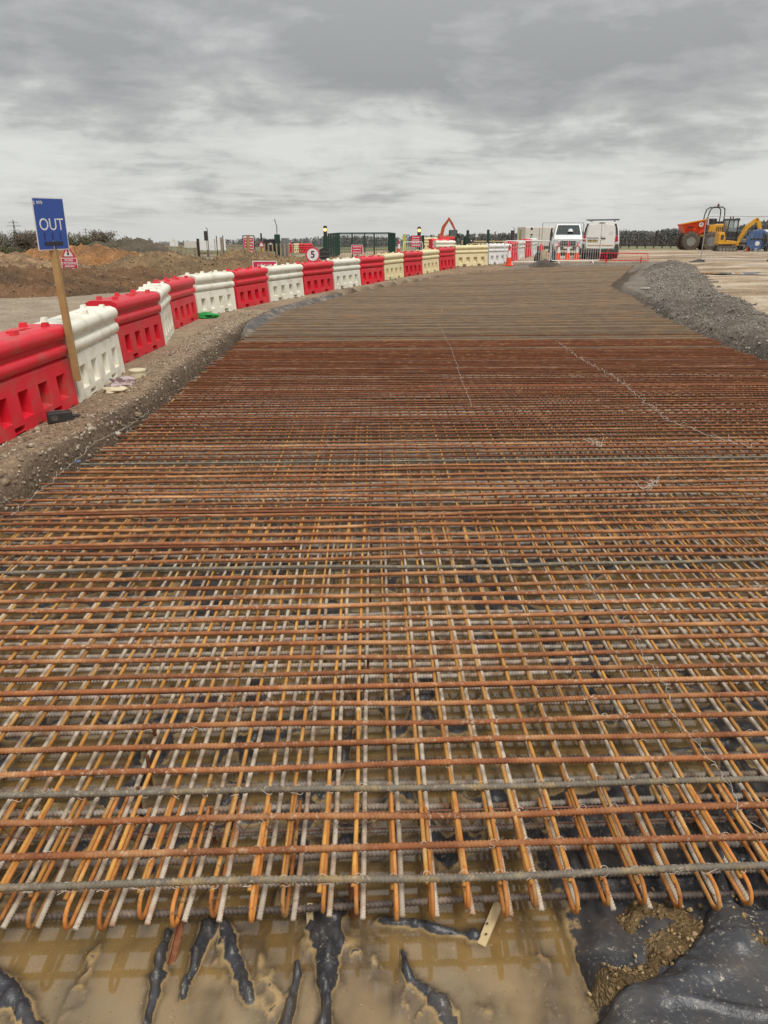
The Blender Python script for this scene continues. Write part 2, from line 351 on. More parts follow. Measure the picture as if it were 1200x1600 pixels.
def text_part(body, size, m, parent, loc, thick=.002, rot=(math.pi/2, 0, 0), sx=1, name='lettering', space=1.0, bold=0):
    cu = bpy.data.curves.new('t', 'FONT'); cu.body = body; cu.size = size; cu.align_x = 'CENTER'; cu.align_y = 'CENTER'; cu.extrude = thick; cu.space_character = space; cu.offset = bold
    t = bpy.data.objects.new('t', cu); C.objects.link(t); dg = bpy.context.evaluated_depsgraph_get(); dg.update()
    me = bpy.data.meshes.new_from_object(t.evaluated_get(dg)); bpy.data.objects.remove(t); me.materials.clear(); me.materials.append(MT[m])
    o = obj(name, me, parent, loc); o.rotation_euler = rot; o.scale.x = sx; return o
def grid_mesh(name, xs, ys, hf, mats, colf=None, smooth=True):
    X, Y = np.meshgrid(xs, ys); Z = hf(X, Y); n, k = X.shape
    co = np.stack([X, Y, Z], -1).reshape(-1, 3)
    i = np.arange(n*k).reshape(n, k); q = np.stack([i[:-1, :-1], i[:-1, 1:], i[1:, 1:], i[1:, :-1]], -1).reshape(-1, 4)
    me = bulk(name, co, q)
    if colf is not None:
        a = me.color_attributes.new('Col', 'FLOAT_COLOR', 'POINT'); c = np.ones((n*k, 4)); c[:, :3] = colf(X, Y, Z).reshape(-1, 3)
        a.data.foreach_set('color', c.ravel())
    me.materials.append(mats)
    if smooth: me.shade_smooth()
    return me
def bulk(name, co, faces):
    me = bpy.data.meshes.new(name); fc = faces.shape[1]
    me.vertices.add(len(co)); me.vertices.foreach_set('co', np.asarray(co, float).ravel())
    me.loops.add(faces.size); me.loops.foreach_set('vertex_index', faces.ravel().astype(np.int32))
    me.polygons.add(len(faces)); me.polygons.foreach_set('loop_start', (np.arange(len(faces))*fc).astype(np.int32))
    me.update(calc_edges=True); me.validate(); return me
_ico = bmesh.new(); bmesh.ops.create_icosphere(_ico, subdivisions=1, radius=1)
ICO_V = np.array([v.co[:] for v in _ico.verts]); ICO_F = np.array([[v.index for v in f.verts] for f in _ico.faces]); _ico.free()
def stones(name, pts, sizes, m, flat=.65, parent=None, rough=.35):
    n = len(pts); q = rng.normal(size=(n, 3, 3)); q, _ = np.linalg.qr(q)
    V = ICO_V[None]*(1+rng.uniform(-rough, rough, (n, len(ICO_V), 1)))*rng.uniform([.7, .55, flat*.7], [1.2, 1, flat*1.2], (n, 1, 3))
    ax = rng.uniform(-.5, .5, (n, 2)); th = rng.uniform(0, 6.28, n)
    V = np.einsum('nij,nkj->nki', q, V)*np.asarray(sizes)[:, None, None]+np.asarray(pts)[:, None, :]
    Fc = (ICO_F[None]+(np.arange(n)*len(ICO_V))[:, None, None]).reshape(-1, 3)
    me = bulk(name, V.reshape(-1, 3), Fc); me.materials.append(MT[m]); return obj(name, me, parent)

# ------------------------------------------------------------------ ground sheet
def gaxis(segs):
    out = []
    for a, b, st in segs: out += list(np.arange(a, b, st))
    return np.array(out+[segs[-1][1]])
far = [80, 95, 120, 160, 220, 320, 480, 700, 1000, 1500, 2300, 4000]
gx = np.concatenate([-np.array(far[::-1], float), gaxis([(-60, -26, 1.2), (-26, -5, .35), (-5, -2.6, .06), (-2.6, 6.3, .5), (6.3, 9, .12), (9, 16, .2), (16, 30, .5), (30, 60, 1.5)]), np.array(far, float)])
gy = np.concatenate([gaxis([(-12, 3, 1.0), (3, 14, .09), (14, 30, .15), (30, 46, .25), (46, 80, .7)]), np.array(far[1:], float)])
def gcol(X, Y, Z):
    shape = X.shape+(3,)
    c = np.zeros(shape); c[:] = (.275, .19, .118)                                  # brown gravelly bank
    def put(mask, col): c[:] = c*(1-mask[..., None])+np.array(col)*mask[..., None]
    n = fbm(X, Y, .5, 4)
    put(ss(9, 18, Y)*(X < 2)*.7, (.34, .26, .175))
    lx = -4.9-np.clip(Y-16, 0, 40)*-.13
    put((X < lx+.3*n)*1.0, (.42, .315, .205))                                          # haul road behind the barriers
    put(ss(0, 1, (-6.6-X)+n*1.5+(Y-12)*.06)*ss(10, 14, Y)*(X < -3), (.34, .27, .19))
    put((X > 6.4)*ss(0, 1, X-6.9+n), (.40, .295, .19))                                # pale tracked clay on the right
    put((X > 8)*ss(.08, .2, fbm(X*.35, Y, .8, 4)), (.50, .42, .32))
    put((X > 8)*ss(.1, .25, fbm(X+40, Y+9, .5, 4)), (.25, .195, .145))
    sk_ = fbm(X*.22+5, Y*1.3, 1.1, 4); put((X > 9.5)*ss(.02, .16, sk_), (.50, .40, .285)); put((X > 9.5)*ss(.03, .15, -sk_), (.26, .18, .11))
    put((X > 6)*(1-ss(1.2, 2.4, poly_sd(X, Y, POLY))), (.20, .165, .13))
    put((X < -8)*ss(28, 40, Y)*ss(.0, .2, n+.1), (.17, .13, .075))
    put(ss(64, 80, Y+6*n), (.20, .185, .095))
    put(ss(64, 80, Y+6*n)*ss(-.05, .2, fbm(X*.2, Y, .25, 3)), (.13, .145, .055))
    put(ss(120, 260, Y), (.15, .145, .085))
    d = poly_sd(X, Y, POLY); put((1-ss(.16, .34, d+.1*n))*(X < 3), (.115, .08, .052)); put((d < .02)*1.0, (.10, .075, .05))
    return c
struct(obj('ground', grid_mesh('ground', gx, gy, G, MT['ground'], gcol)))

# left bank: loose stones along the edge of the excavation
n = 9000
py = 4.2+rng.random(n)**1.5*16; k = rng.random(n)
px = np.interp(py, [p[1] for p in LEFT], [p[0] for p in LEFT])-.02-k**1.1*.85-.1*(py > 14)
pz = G(px, py); stuff(tag(stones('bank_gravel', np.stack([px, py, pz+.002], -1), (.004+.022*rng.random(n)**2.4)*(1+1.8*(rng.random(n) > .98)), 'stones'), 'loose brown gravel on the bank beside the barriers', 'gravel'))

# ------------------------------------------------------------------ pit: plastic sheet, water
def fold(X, Y, pix, wid, amp, z=-.085):      # a crease of the sheet laid along a line
    pts = [at_z(u, v, z) for u, v in pix]; best = np.zeros_like(X)
    d = np.full(X.shape, 9.)
    tt = np.zeros_like(X)
    for i, (a, b) in enumerate(zip(pts, pts[1:])):
        ex, ey = b.x-a.x, b.y-a.y; t = np.clip(((X-a.x)*ex+(Y-a.y)*ey)/(ex*ex+ey*ey), 0, 1)
        q = np.hypot(X-a.x-ex*t, Y-a.y-ey*t); tt = np.where(q < d, (i+t)/(len(pts)-1), tt); d = np.minimum(d, q)
    wv = np.interp(tt, np.linspace(0, 1, len(wid)), wid)*(1.75+2.2*fbm(X, Y, 13, 3))
    return amp*np.exp(-(d/wv)**1.6*1.1)*(1+.35*np.clip(1-np.abs(fbm(X*2, Y*1.1, 9, 2))*7, 0, 1))
FOLDS = [([(262, 1460), (240, 1540), (232, 1610)], [.018, .022, .01], .085), ([(322, 1450), (300, 1510), (284, 1560)], [.03, .02, .012], .09),
         ([(352, 1440), (362, 1490), (388, 1555)], [.03, .05, .03], .085), ([(520, 1430), (520, 1480), (505, 1540), (500, 1640)], [.05, .055, .022, .02], .10),
         ([(630, 1490), (652, 1535), (690, 1570), (735, 1640)], [.016, .02, .035, .04], .085), ([(466, 1505), (455, 1560), (435, 1620)], [.012, .02, .03], .085),
         ([(-20, 1520), (25, 1560), (60, 1620)], [.03, .035, .02], .085), ([(600, 1438), (670, 1450), (745, 1462)], [.02, .03, .02], .08), ([(455, 1400), (470, 1330), (480, 1260)], [.05, .04, .03], .075), ([(20, 1400), (60, 1330)], [.05, .05], .08),
         ([(395, 1470), (425, 1540), (420, 1620)], [.07, .10, .08], .050), ([(150, 1480), (110, 1560), (90, 1640)], [.05, .07, .06], .047), ([(640, 1560), (690, 1600), (760, 1590)], [.06, .09, .07], .052), ([(820, 1450), (850, 1500), (870, 1600)], [.05, .07, .05], .046), ([(560, 1450), (590, 1520)], [.04, .05], .048), ([(330, 1560), (300, 1640)], [.05, .06], .05)]
def sheet_h(X, Y):
    wx = X+.12*fbm(X, Y, 2.5, 3); wy = Y+.12*fbm(X+9, Y+5, 2.5, 3)
    h = -.138+.05*fbm(wx, wy, 1.1, 3)
    r1 = 1-np.abs(fbm(wx*2.6+3, wy*.9, 1.2, 2))*7; r2 = 1-np.abs(fbm(wx*1.2+20, wy*1.6+8, 1.7, 2))*8
    inner = ss(2.05, 2.3, Y); h = h+.004*inner
    h = h+np.clip(r1, 0, 1)**2*(.028+.03*inner)+np.clip(r2, 0, 1)**2*(.020+.026*inner)
    r3 = 1-np.abs(fbm(wx*3+7, wy*2+1, 2.4, 2))*6; h = h+np.clip(r3, 0, 1)**1.5*(.008+.008*inner); r4 = 1-np.abs(fbm(wx*2.2+11, wy*1.1+4, 4.5, 2))*7; h = h+np.clip(r4, 0, 1)**2*(.004+.006*inner)
    for pix, wid, amp in FOLDS: h = np.maximum(h, -.145+fold(X+.05*fbm(X, Y, 8, 3), Y+.04*fbm(X+3, Y, 8, 3), pix, wid, amp*(.92+.35*fbm(X, Y, 6, 2)))) if True else h
    right = ss(.60, .76, X+.05*fbm(X, Y, 5, 2)+(Y-1.9)*-.03)*(1-ss(2.15, 3.1, Y))
    h = h+right*(.088+.035*fbm(X, Y, 3, 3)+.03*np.clip(r1, 0, 1)**2)
    h = h+right*.03*np.exp(-((X-.69-.04*np.sin(Y*9))/.03)**2)
    return h+.003*fbm(X, Y, 24, 2)
m, nt_, b = newmat('black_polythene')
p = coord(nt_, True); sz = nt_.nodes.new('ShaderNodeSeparateXYZ'); nt_.links.new(p, sz.inputs[0])
nz = tex(nt_, 'ShaderNodeTexNoise', 16, p, 7, .75); hh = math_node(nt_, 'ADD', sz.outputs[2], math_node(nt_, 'MULTIPLY', math_node(nt_, 'SUBTRACT', nz.outputs['Fac'], .5), .034))
silt = ramp_node(nt_, math_node(nt_, 'MULTIPLY', math_node(nt_, 'ADD', hh, .16), 8.0, True), [(.0, .05), (.50, .12), (.585, .8), (.61, .8), (.645, 0.), (1, 0.)])   # dried silt up to just above the water
ns = tex(nt_, 'ShaderNodeTexNoise', 55, p, 6, .78); spk = ramp_node(nt_, ns.outputs['Fac'], [(.57, 0), (.66, 1)])
nl = tex(nt_, 'ShaderNodeTexNoise', 5, p, 4, .6); spm = ramp_node(nt_, nl.outputs['Fac'], [(.36, 0), (.6, 1)])
base = mix_node(nt_, math_node(nt_, 'MULTIPLY', spk, spm), (.034, .034, .038), (.42, .37, .28))
nd = tex(nt_, 'ShaderNodeTexNoise', 3.2, p, 5, .65); base = mix_node(nt_, ramp_node(nt_, nd.outputs['Fac'], [(.45, 0), (.75, .6)]), base, (.12, .092, .06))
base = mix_node(nt_, silt, base, (.40, .265, .11)); nt_.links.new(base, b.inputs['Base Color'])
rg = mix_node(nt_, silt, (.38, .38, .38), (.8, .8, .8)); nt_.links.new(rg, b.inputs['Roughness'])
nw = tex(nt_, 'ShaderNodeTexNoise', 22, p, 5, .6); bump(nt_, b, nw.outputs['Fac'], .3, .02); MT['poly'] = m
sxs = gaxis([(-3.15, -1.7, .06), (-1.7, 1.75, .0125), (1.75, 3.2, .05), (3.2, 6.7, .12)]); sys_ = gaxis([(.9, 1.4, .05), (1.4, 3.4, .0125), (3.4, 6, .035), (6, 16, .12)])
tag(obj('polythene_sheet', grid_mesh('polythene_sheet', sxs, sys_, sheet_h, MT['poly'])), 'crumpled black polythene sheet lying under the rebar, half under muddy water', 'plastic sheet')

m, nt_, b = newmat('muddy_water'); p = coord(nt_, True)
na = tex(nt_, 'ShaderNodeTexNoise', 1.6, p, 5, .6); nb = tex(nt_, 'ShaderNodeTexNoise', 55, p, 3, .6)
c = ramp_node(nt_, na.outputs['Fac'], [(.32, (.20, .115, .032)), (.5, (.315, .195, .066)), (.68, (.25, .18, .085))])
scum = ramp_node(nt_, nb.outputs['Fac'], [(.70, 0), (.75, .55)]); c = mix_node(nt_, scum, c, (.62, .52, .34))
nt_.links.new(c, b.inputs['Base Color']); b.inputs['Roughness'].default_value = .04; b.inputs['IOR'].default_value = 1.65; b.inputs['Specular IOR Level'].default_value = 0.95
dp = nt_.nodes.new('ShaderNodeAttribute'); dp.attribute_name = 'depth'      # silty water hides the sheet more the deeper it is
al = math_node(nt_, 'SUBTRACT', 1.0, math_node(nt_, 'POWER', 2.718, math_node(nt_, 'MULTIPLY', dp.outputs['Fac'], math_node(nt_, 'MULTIPLY', na.outputs['Fac'], -52.0)))); nt_.links.new(al, b.inputs['Alpha'])
nw = tex(nt_, 'ShaderNodeTexNoise', 6, p, 2, .5); bump(nt_, b, nw.outputs['Fac'], .03, .02)
MT['water'] = m
wxs = gaxis([(-3.4, -1.7, .06), (-1.7, 1.75, .016), (1.75, 3.2, .06), (3.2, 7.2, .15)]); wys = gaxis([(.5, 1.4, .05), (1.4, 3.4, .016), (3.4, 6, .04), (6, 16, .14), (16, 20, 1)])
me = grid_mesh('muddy_water', wxs, wys, lambda X, Y: np.full(X.shape, -.085), MT['water'])
X, Y = np.meshgrid(wxs, wys); dv = np.clip(-.085-sheet_h(X, Y), 0.001, .2); at_ = me.attributes.new('depth', 'FLOAT', 'POINT'); at_.data.foreach_set('value', dv.ravel()); struct(obj('muddy_water', me))

# the loose flap of sheet at the right and the muddy strip beside it
edge = [at_z(u, v, -.03) for u, v in [(905, 1612), (990, 1545), (1035, 1520), (1080, 1480), (1098, 1452), (1105, 1425)]]
ex = np.array([e.x for e in edge]); ey = np.array([e.y for e in edge])
ts = np.linspace(0, 1, 90); us = np.linspace(0, 1, 70)
e2x = np.interp(ts, np.linspace(0, 1, len(ex)), ex); e2y = np.interp(ts, np.linspace(0, 1, len(ey)), ey)
T, U = np.meshgrid(np.arange(90), us); X = e2x[T]+U*(1.85-e2x[T]*.35); Y = e2y[T]-U*.10-(1-ts[T])*U*.25
Z = sheet_h(X, Y)*.55-.006+.030*fbm(X, Y, 3.2, 3)+.016*ss(0, .05, U)-.01*(U == 0)+.024*np.clip(1-np.abs(fbm(X*1.5, Y*3.2, 1.6, 2))*7, 0, 1)**2+.014*np.clip(1-np.abs(fbm(X*2.5+4, Y*2.2, 2.6, 3))*6, 0, 1)**1.5
idx = np.arange(T.size).reshape(T.shape); q = np.stack([idx[:-1, :-1], idx[:-1, 1:], idx[1:, 1:], idx[1:, :-1]], -1).reshape(-1, 4)
me = bulk('polythene_flap', np.stack([X, Y, Z], -1).reshape(-1, 3), q); me.materials.append(MT['poly']); me.shade_smooth()
fl = tag(obj('polythene_flap', me), 'dusty black polythene flap lapped over the sheet beside the puddle', 'plastic sheet'); md = fl.modifiers.new('thick', 'SOLIDIFY'); md.thickness = .004
strip = [at_z(u, v, -.035) for u, v in [(948, 1545), (985, 1530), (1010, 1505), (1050, 1478), (1085, 1452), (1060, 1425), (1010, 1420), (980, 1440)]]
def mud_patch(line, wid, lab, hgt):
    xs_ = [q.x for q in line]; ys_ = [q.y for q in line]; X, Y = np.meshgrid(np.arange(min(xs_)-wid*1.6, max(xs_)+wid*1.6, .006), np.arange(min(ys_)-wid*1.6, max(ys_)+wid*1.6, .006))
    wx = X+wid*2.6*fbm(X, Y, 10, 4); wy = Y+wid*2.6*fbm(X+7, Y, 10, 4); d = np.full(X.shape, 9.)
    for a, b in zip(line, line[1:]):
        ex, ey = b.x-a.x, b.y-a.y; t_ = np.clip(((wx-a.x)*ex+(wy-a.y)*ey)/(ex*ex+ey*ey+1e-9), 0, 1); d = np.minimum(d, np.hypot(wx-a.x-ex*t_, wy-a.y-ey*t_)/wid)
    Z = np.maximum(sheet_h(X, Y), -.09)+hgt*(1-d**1.5)+hgt*.9*fbm(X, Y, 28, 3)+hgt*.7*fbm(X, Y, 75, 2)
    keep = d < 1.25; co = np.stack([X, Y, Z], -1).reshape(-1, 3); ii = np.arange(X.size).reshape(X.shape); q = np.stack([ii[:-1, :-1], ii[:-1, 1:], ii[1:, 1:], ii[1:, :-1]], -1).reshape(-1, 4); q = q[keep.ravel()[q].all(1)]
    us_ = np.unique(q); idx = -np.ones(X.size, int); idx[us_] = np.arange(len(us_)); me = bulk('mud_patch', co[us_], idx[q]); cc = np.ones((len(us_), 4)); f = ss(-.2, .2, fbm(co[us_, 0], co[us_, 1], 10, 3))[:, None]; cc[:, :3] = np.array((.13, .082, .035))*(1-f)+np.array((.27, .18, .085))*f
    a = me.color_attributes.new('Col', 'FLOAT_COLOR', 'POINT'); a.data.foreach_set('color', cc.ravel()); me.materials.append(MT['wetmud']); me.shade_smooth(); return tag(obj('mud_patch', me), lab, 'mud')
MT['wetmud'] = groundmat('wet_mud', .38, .8, 70, 200, .25)
mud_patch(strip, .042, 'yellow-brown wet mud strip lying along the edge of the polythene flap', .016)
mud_patch([at_z(u, v, -.03) for u, v in [(1120, 1500), (1165, 1495), (1215, 1500), (1230, 1450)]], .05, 'brown mud patch with pale stones on the flap near the bar ends', .02)
pts = []
for _ in range(170):
    i = random.randrange(len(strip)-1); a = strip[i].lerp(strip[i+1], random.random()); x = a.x+random.gauss(0, .022); y = a.y+random.gauss(0, .022); pts.append((x, y))
for _ in range(130): pts.append((random.uniform(.98, 1.35), random.gauss(1.86, .05)))
for _ in range(60): pts.append((random.uniform(.7, 1.4), random.uniform(1.6, 2.1)))
P_ = np.array(pts); pz = sheet_h(P_[:, 0], P_[:, 1])
stuff(tag(stones('mud_clods', np.stack([P_[:, 0], P_[:, 1], pz+.012], -1), np.abs(rng.normal(.003, .003, len(pts)))+.0025, 'mudstones'), 'yellow-brown mud and small stones on the black sheet', 'mud'))
# floating specks in the water
n = 500; sxp = rng.uniform(-1.3, .7, n); syp = rng.uniform(1.45, 2.0, n)
stuff(tag(stones('silt_specks', np.stack([sxp, syp, np.full(n, -.0845)], -1), rng.uniform(.0012, .0032, n), 'mudstones', .4), 'tiny pale specks floating on the muddy water', 'debris'))

# ------------------------------------------------------------------ rebar mat
mat_root = thing('rebar_mat', 'wide two-layer rusty steel reinforcement mat filling the road excavation', 'rebar mat', (0, 0, 0))
eLx = -0.0154; eCs = 0.0366
def edge_x(poly, y): return float(np.interp(y, [p[1] for p in poly], [p[0] for p in poly]))
def ribbed(L0, L1, dense, r, pitch, name, m, sides=8, rib=.10, step=.003, coarse=.5, axis='X', hand=1):
    xs = [];  x = L0
    while x < L1:
        xs.append(x); x += step if dense[0] <= x < dense[1] else coarse
    xs.append(L1); xs = np.array(xs); th = np.arange(sides)*2*math.pi/sides
    A, B = np.meshgrid(xs, th, indexing='ij'); ph = A/pitch*2*math.pi+hand*B*2.0
    ridge = np.clip(np.cos(ph), 0, 1)**.7*((A >= dense[0]) & (A < dense[1]))
    rr_ = r*(1-.05+rib*2*ridge)
    P = np.stack([A, rr_*np.cos(B), rr_*np.sin(B)], -1) if axis == 'X' else np.stack([rr_*np.cos(B), A, rr_*np.sin(B)], -1)
    bend = .007*np.sin(A*1.7+.6)+.004*np.sin(A*4.1); P[..., 1 if axis == 'X' else 0] += bend
    n = len(xs); i = np.arange(n*sides).reshape(n, sides); j = np.roll(i, -1, 1)
    q = np.stack([i[:-1], i[1:], j[1:], j[:-1]], -1).reshape(-1, 4)
    if axis == 'Y': q = q[:, ::-1]
    me = bulk(name, P.reshape(-1, 3), q); bm = bmesh.new(); bm.from_mesh(me); bm.verts.ensure_lookup_table()
    bm.faces.new([bm.verts[int(k)] for k in i[0]]); bm.faces.new([bm.verts[int(k)] for k in i[-1][::-1]])
    bmesh.ops.recalc_face_normals(bm, faces=bm.faces); bm.to_mesh(me); bm.free()
    me.materials.append(m); me.shade_smooth(); return me
TOPZ = .127; CR = .0118
# top cross bars
KN = 34
cb = {k: ribbed(-3.0, 6.55, (-2.9, 3.2), CR, .016, 'top_cross_bar', MT[k], rib=.16, sides=12) for k in ('rust', 'greybar')}
angC = math.atan(eCs); Y0 = 1.985
yy = Y0; k = 0
grey_k = {0, 3, 18, 35}
def bent_bar(xa, xb, ya, zoff, r, name, m, n=5, sides=5):
    pts = []
    steps = 1 if ya < 20 else n
    for i in range(steps+1):
        x = xa+(xb-xa)*i/steps; y = ya+x*eCs; pts.append((x, y, zoff+float(lift(x, y))))
    return MB().tube(pts, r, sides).mesh(name, m, 60)
YS = []
while yy < 40.5:
    YS.append(yy)
    xa = edge_x(LEFT, yy)+.04+random.uniform(0, .12) if yy < 39.4 else 8.1
    xb = edge_x(RIGHT, yy)-.05-random.uniform(0, .15)
    if yy > 39: xb = min(xb, 12.4-(yy-39)*2.2); xa = max(xa, 7.2+(yy-39)*1.0)
    if xb-xa < .6: break
    if k < KN:
        o = obj('top_cross_bar', cb['greybar' if k in grey_k else 'rust'], mat_root, (random.uniform(-.1, .06), yy, TOPZ+random.gauss(0, .0015)))
        o.rotation_euler = (random.uniform(0, 6.28), random.gauss(0, .0006), angC+random.gauss(0, .0016))
    else:
        mm = 'greybar' if k in grey_k else ('rust' if yy < 7.6+random.uniform(-1.6, 1.6) else ('rustdark' if yy < 15.3+random.uniform(-1.2, 1.2) else 'rustgrey'))
        me = bent_bar(xa, xb, yy+random.gauss(0, .006), TOPZ+random.gauss(0, .002), CR, 'top_cross_bar', MT[mm])
        o = obj('top_cross_bar', me, mat_root)
    yy += .1425+random.gauss(0, .009); k += 1
# some bars lapped alongside others
for yl, xa, xb in ((4.93, -2.9, -.6), (5.62, -3.0, 1.2), (7.4, 1.0, 6.4), (8.8, -2.8, 2.0), (10.6, .5, 6.5), (13.9, 2.6, 6.6)):
    obj('lap_bar', bent_bar(xa, xb, yl, TOPZ+.002, CR, 'lap_bar', MT['rustdark']), mat_root)
# bottom cross bars
bb = {k: ribbed(-3.0, 6.55, (-2.2, 2.4), .0112, .016, 'bottom_cross_bar', MT[k], rib=.18, hand=-1, sides=10, step=.0035) for k in ('lowbar', 'darkbar')}
yy = 1.988; k = 0
while yy < 14:
    o = obj('bottom_cross_bar', bb['darkbar' if k in (0, 6, 7) else 'lowbar'], mat_root, (random.uniform(-.1, .05), yy, random.gauss(0, .002)))
    o.rotation_euler = (random.uniform(0, 6.28), 0, angC+random.gauss(0, .002)); yy += (.10 if k == 0 else .138)+random.gauss(0, .007); k += 1
# long bars
lw = ribbed(0, 3.4, (0, 2.6), .0095, .0125, 'bottom_long_bar', MT['palebar'], axis='Y', step=.0032, rib=.13, sides=10)
lo = ribbed(0, 3.6, (0, 2.2), .0080, .011, 'top_long_bar', MT['orange'], axis='Y', sides=9, step=.0028, rib=.13)
angL = math.atan(-eLx)
xi0 = -.0645-.1235*24; NX = 79
zb_long = .0112+.0095; zt_long = TOPZ-CR-.0072
hp = []
for seed in range(7):
    rz = random.Random(seed); pts = []
    yb = .03+rz.uniform(-.022, .02); leg = .50+rz.uniform(-.06, .12); leg2 = .62+rz.uniform(-.1, .1)
    zlo, zhi = zb_long-.001, zt_long; hgt = zhi-zlo
    pts = [(0, leg, zhi), (0, yb+hgt*.45, zhi)]
    for i in range(1, 8):
        a = math.pi/2+math.pi*i/8; pts.append((0, yb+hgt*.5+math.cos(a)*hgt*.5*1.15, (zlo+zhi)/2+math.sin(a)*hgt*.5))
    pts += [(0, yb+hgt*.45, zlo), (0, leg2, zlo)]
    hp.append(MB().tube(pts, .0078, 8).mesh('hairpin_bar', MT['hairpin'], 60))
for i in range(NX):
    x = xi0+i*.1235+random.gauss(0, .004); y0 = 1.92+x*eCs
    o = obj('bottom_long_bar', lw, mat_root, (x, y0+random.gauss(0, .006), zb_long)); o.rotation_euler = (0, random.uniform(0, 6.28), angL+random.gauss(0, .0025))
    if -1.8 < x < 2.0:
        o = obj('hairpin_bar', hp[(i*3+i//7) % 7], mat_root, (x-.0195, y0-.042+random.gauss(0, .006), 0)); o.rotation_euler = (0, random.gauss(0, .035), angL+random.gauss(0, .010))
    o = obj('top_long_bar', lo, mat_root, (x-.034+random.gauss(0, .002), y0+.045+random.gauss(0, .012), zt_long)); o.rotation_euler = (0, random.uniform(0, 6.28), angL+random.gauss(0, .0025))
    # lap bars carry on down the road
    for nm, ys, zz, rr_, mm, dx in (('bottom_lap_bar', 4.9, zb_long, .0095, 'rustgrey', .02), ('top_lap_bar', 5.0, zt_long, .0075, 'rust', -.018)):
        pts = []; yq = ys
        while yq < 13:
            xq = x+dx+eLx*(yq-y0)
            if xq < edge_x(LEFT, yq)+.05 or xq > edge_x(RIGHT, yq)-.05: break
            pts.append((xq, yq, zz+float(lift(xq, yq)))); yq += 3.5
        if len(pts) > 1: obj(nm, MB().tube(pts, rr_, 5).mesh(nm, MT['orange' if mm == 'rust' and i % 3 != 1 else mm], 60), mat_root)
# wire truss spacers between the layers
for ys, xa, xb in ((2.33, -2.4, 2.6), (3.17, -2.6, 2.8), (4.33, -2.9, 3.4), (5.35, -2.9, 4), (6.9, -2.9, 5)):
    mb = MB(); n = int((xb-xa)/.1); 
    for zz in (.018, .1): mb.tube([(xa, ys+xa*eCs, zz), (xb, ys+xb*eCs, zz)], .0032, 5)
    zig = []
    for i in range(n*2+1):
        x = xa+(xb-xa)*i/(n*2); zig.append((x, ys+x*eCs+(.006 if i % 2 else -.006)+random.gauss(0, .003), .02 if i % 2 else .1))
    mb.tube(zig, .0024, 4); mb.build('spacer_truss', 'rustwire', mat_root)
# vertical support legs under the centre line
for (u, v) in ((575, 1030), (578, 905), (580, 850), (582, 770), (585, 720), (240, 1130), (230, 1180), (215, 1230), (330, 1260)):
    q = at_z(u, v, .1); MB().tube([(q.x, q.y, -.16), (q.x, q.y, .10)], .008, 6).build('support_leg', 'rustdark', mat_root)
# tie wires: trails of twisted loops and knots at crossings
def wire_trail(pix, z, per=.10, r=.0017, amp=.03, name='tie_wire'):
    P = [at_z(u, v, z) for u, v in pix]; mb = MB(); pts = []
    for a, b in zip(P, P[1:]):
        n = max(2, int((b-a).length/per*3)); 
        for i in range(n):
            q = a.lerp(b, i/n); pts.append(q+Vector((random.gauss(0, amp*.5), random.gauss(0, amp*.5), abs(random.gauss(.004, amp*.35)))))
    mb.tube(pts, r, 4)
    for q in pts[::4]:
        d = Vector((random.uniform(-1, 1), random.uniform(-1, 1), random.uniform(.1, .6))).normalized()*amp*1.5
        mb.tube([q, q+d*.6+Vector((0, 0, .01)), q+d], r, 4)
    stuff(mb.build(name, 'wire', mat_root, 60))
wire_trail([(915, 905), (945, 950), (985, 985), (1000, 1020), (1045, 1080), (1050, 1120), (1085, 1160), (1130, 1210), (1165, 1280), (1210, 1310)], .141, .08, .0011, .018)
wire_trail([(15, 806), (75, 760), (110, 728), (150, 690), (190, 672), (235, 645)], .141, .12, .0014, .028)
wire_trail([(868, 533), (905, 560), (960, 590), (1020, 640), (1040, 655), (1100, 680), (1180, 705)], .141, .20, .0021, .04)
wire_trail([(692, 482), (684, 505), (705, 545), (722, 595), (740, 640)], .141, .4, .0018, .016)
wire_trail([(915, 690), (940, 700), (930, 690)], .15, .07, .002, .05)
wire_trail([(1000, 765), (1030, 752), (1010, 770)], .15, .07, .002, .04)
mb = MB()
for i in range(NX):
    x = xi0+i*.1235
    if abs(x) > 1.8: continue
    for ky, pr in ((0, 1.0), (1, .25), (2, .25), (3, .8), (4, .2), (5, .2), (6, .2), (7, .15)):
        if random.random() > pr: continue
        yv = YS[ky]+(x-.03)*eCs; a = random.uniform(.5, 1); s = random.choice((-1, 1))
        lp = [Vector((x-.03+s*.016*math.cos(t), yv+.016*math.sin(t)*a, TOPZ+.0135*math.sin(t+.7)+.001)) for t in np.linspace(0, 5.2, 9)]
        mb.tube(lp, .0011, 4)
        e = lp[-1]; mb.tube([e, e+Vector((random.uniform(-.03, .03), random.uniform(-.03, .01), random.uniform(.0, .02)))], .001, 4)
stuff(mb.build('tie_knots', 'wire', mat_root))

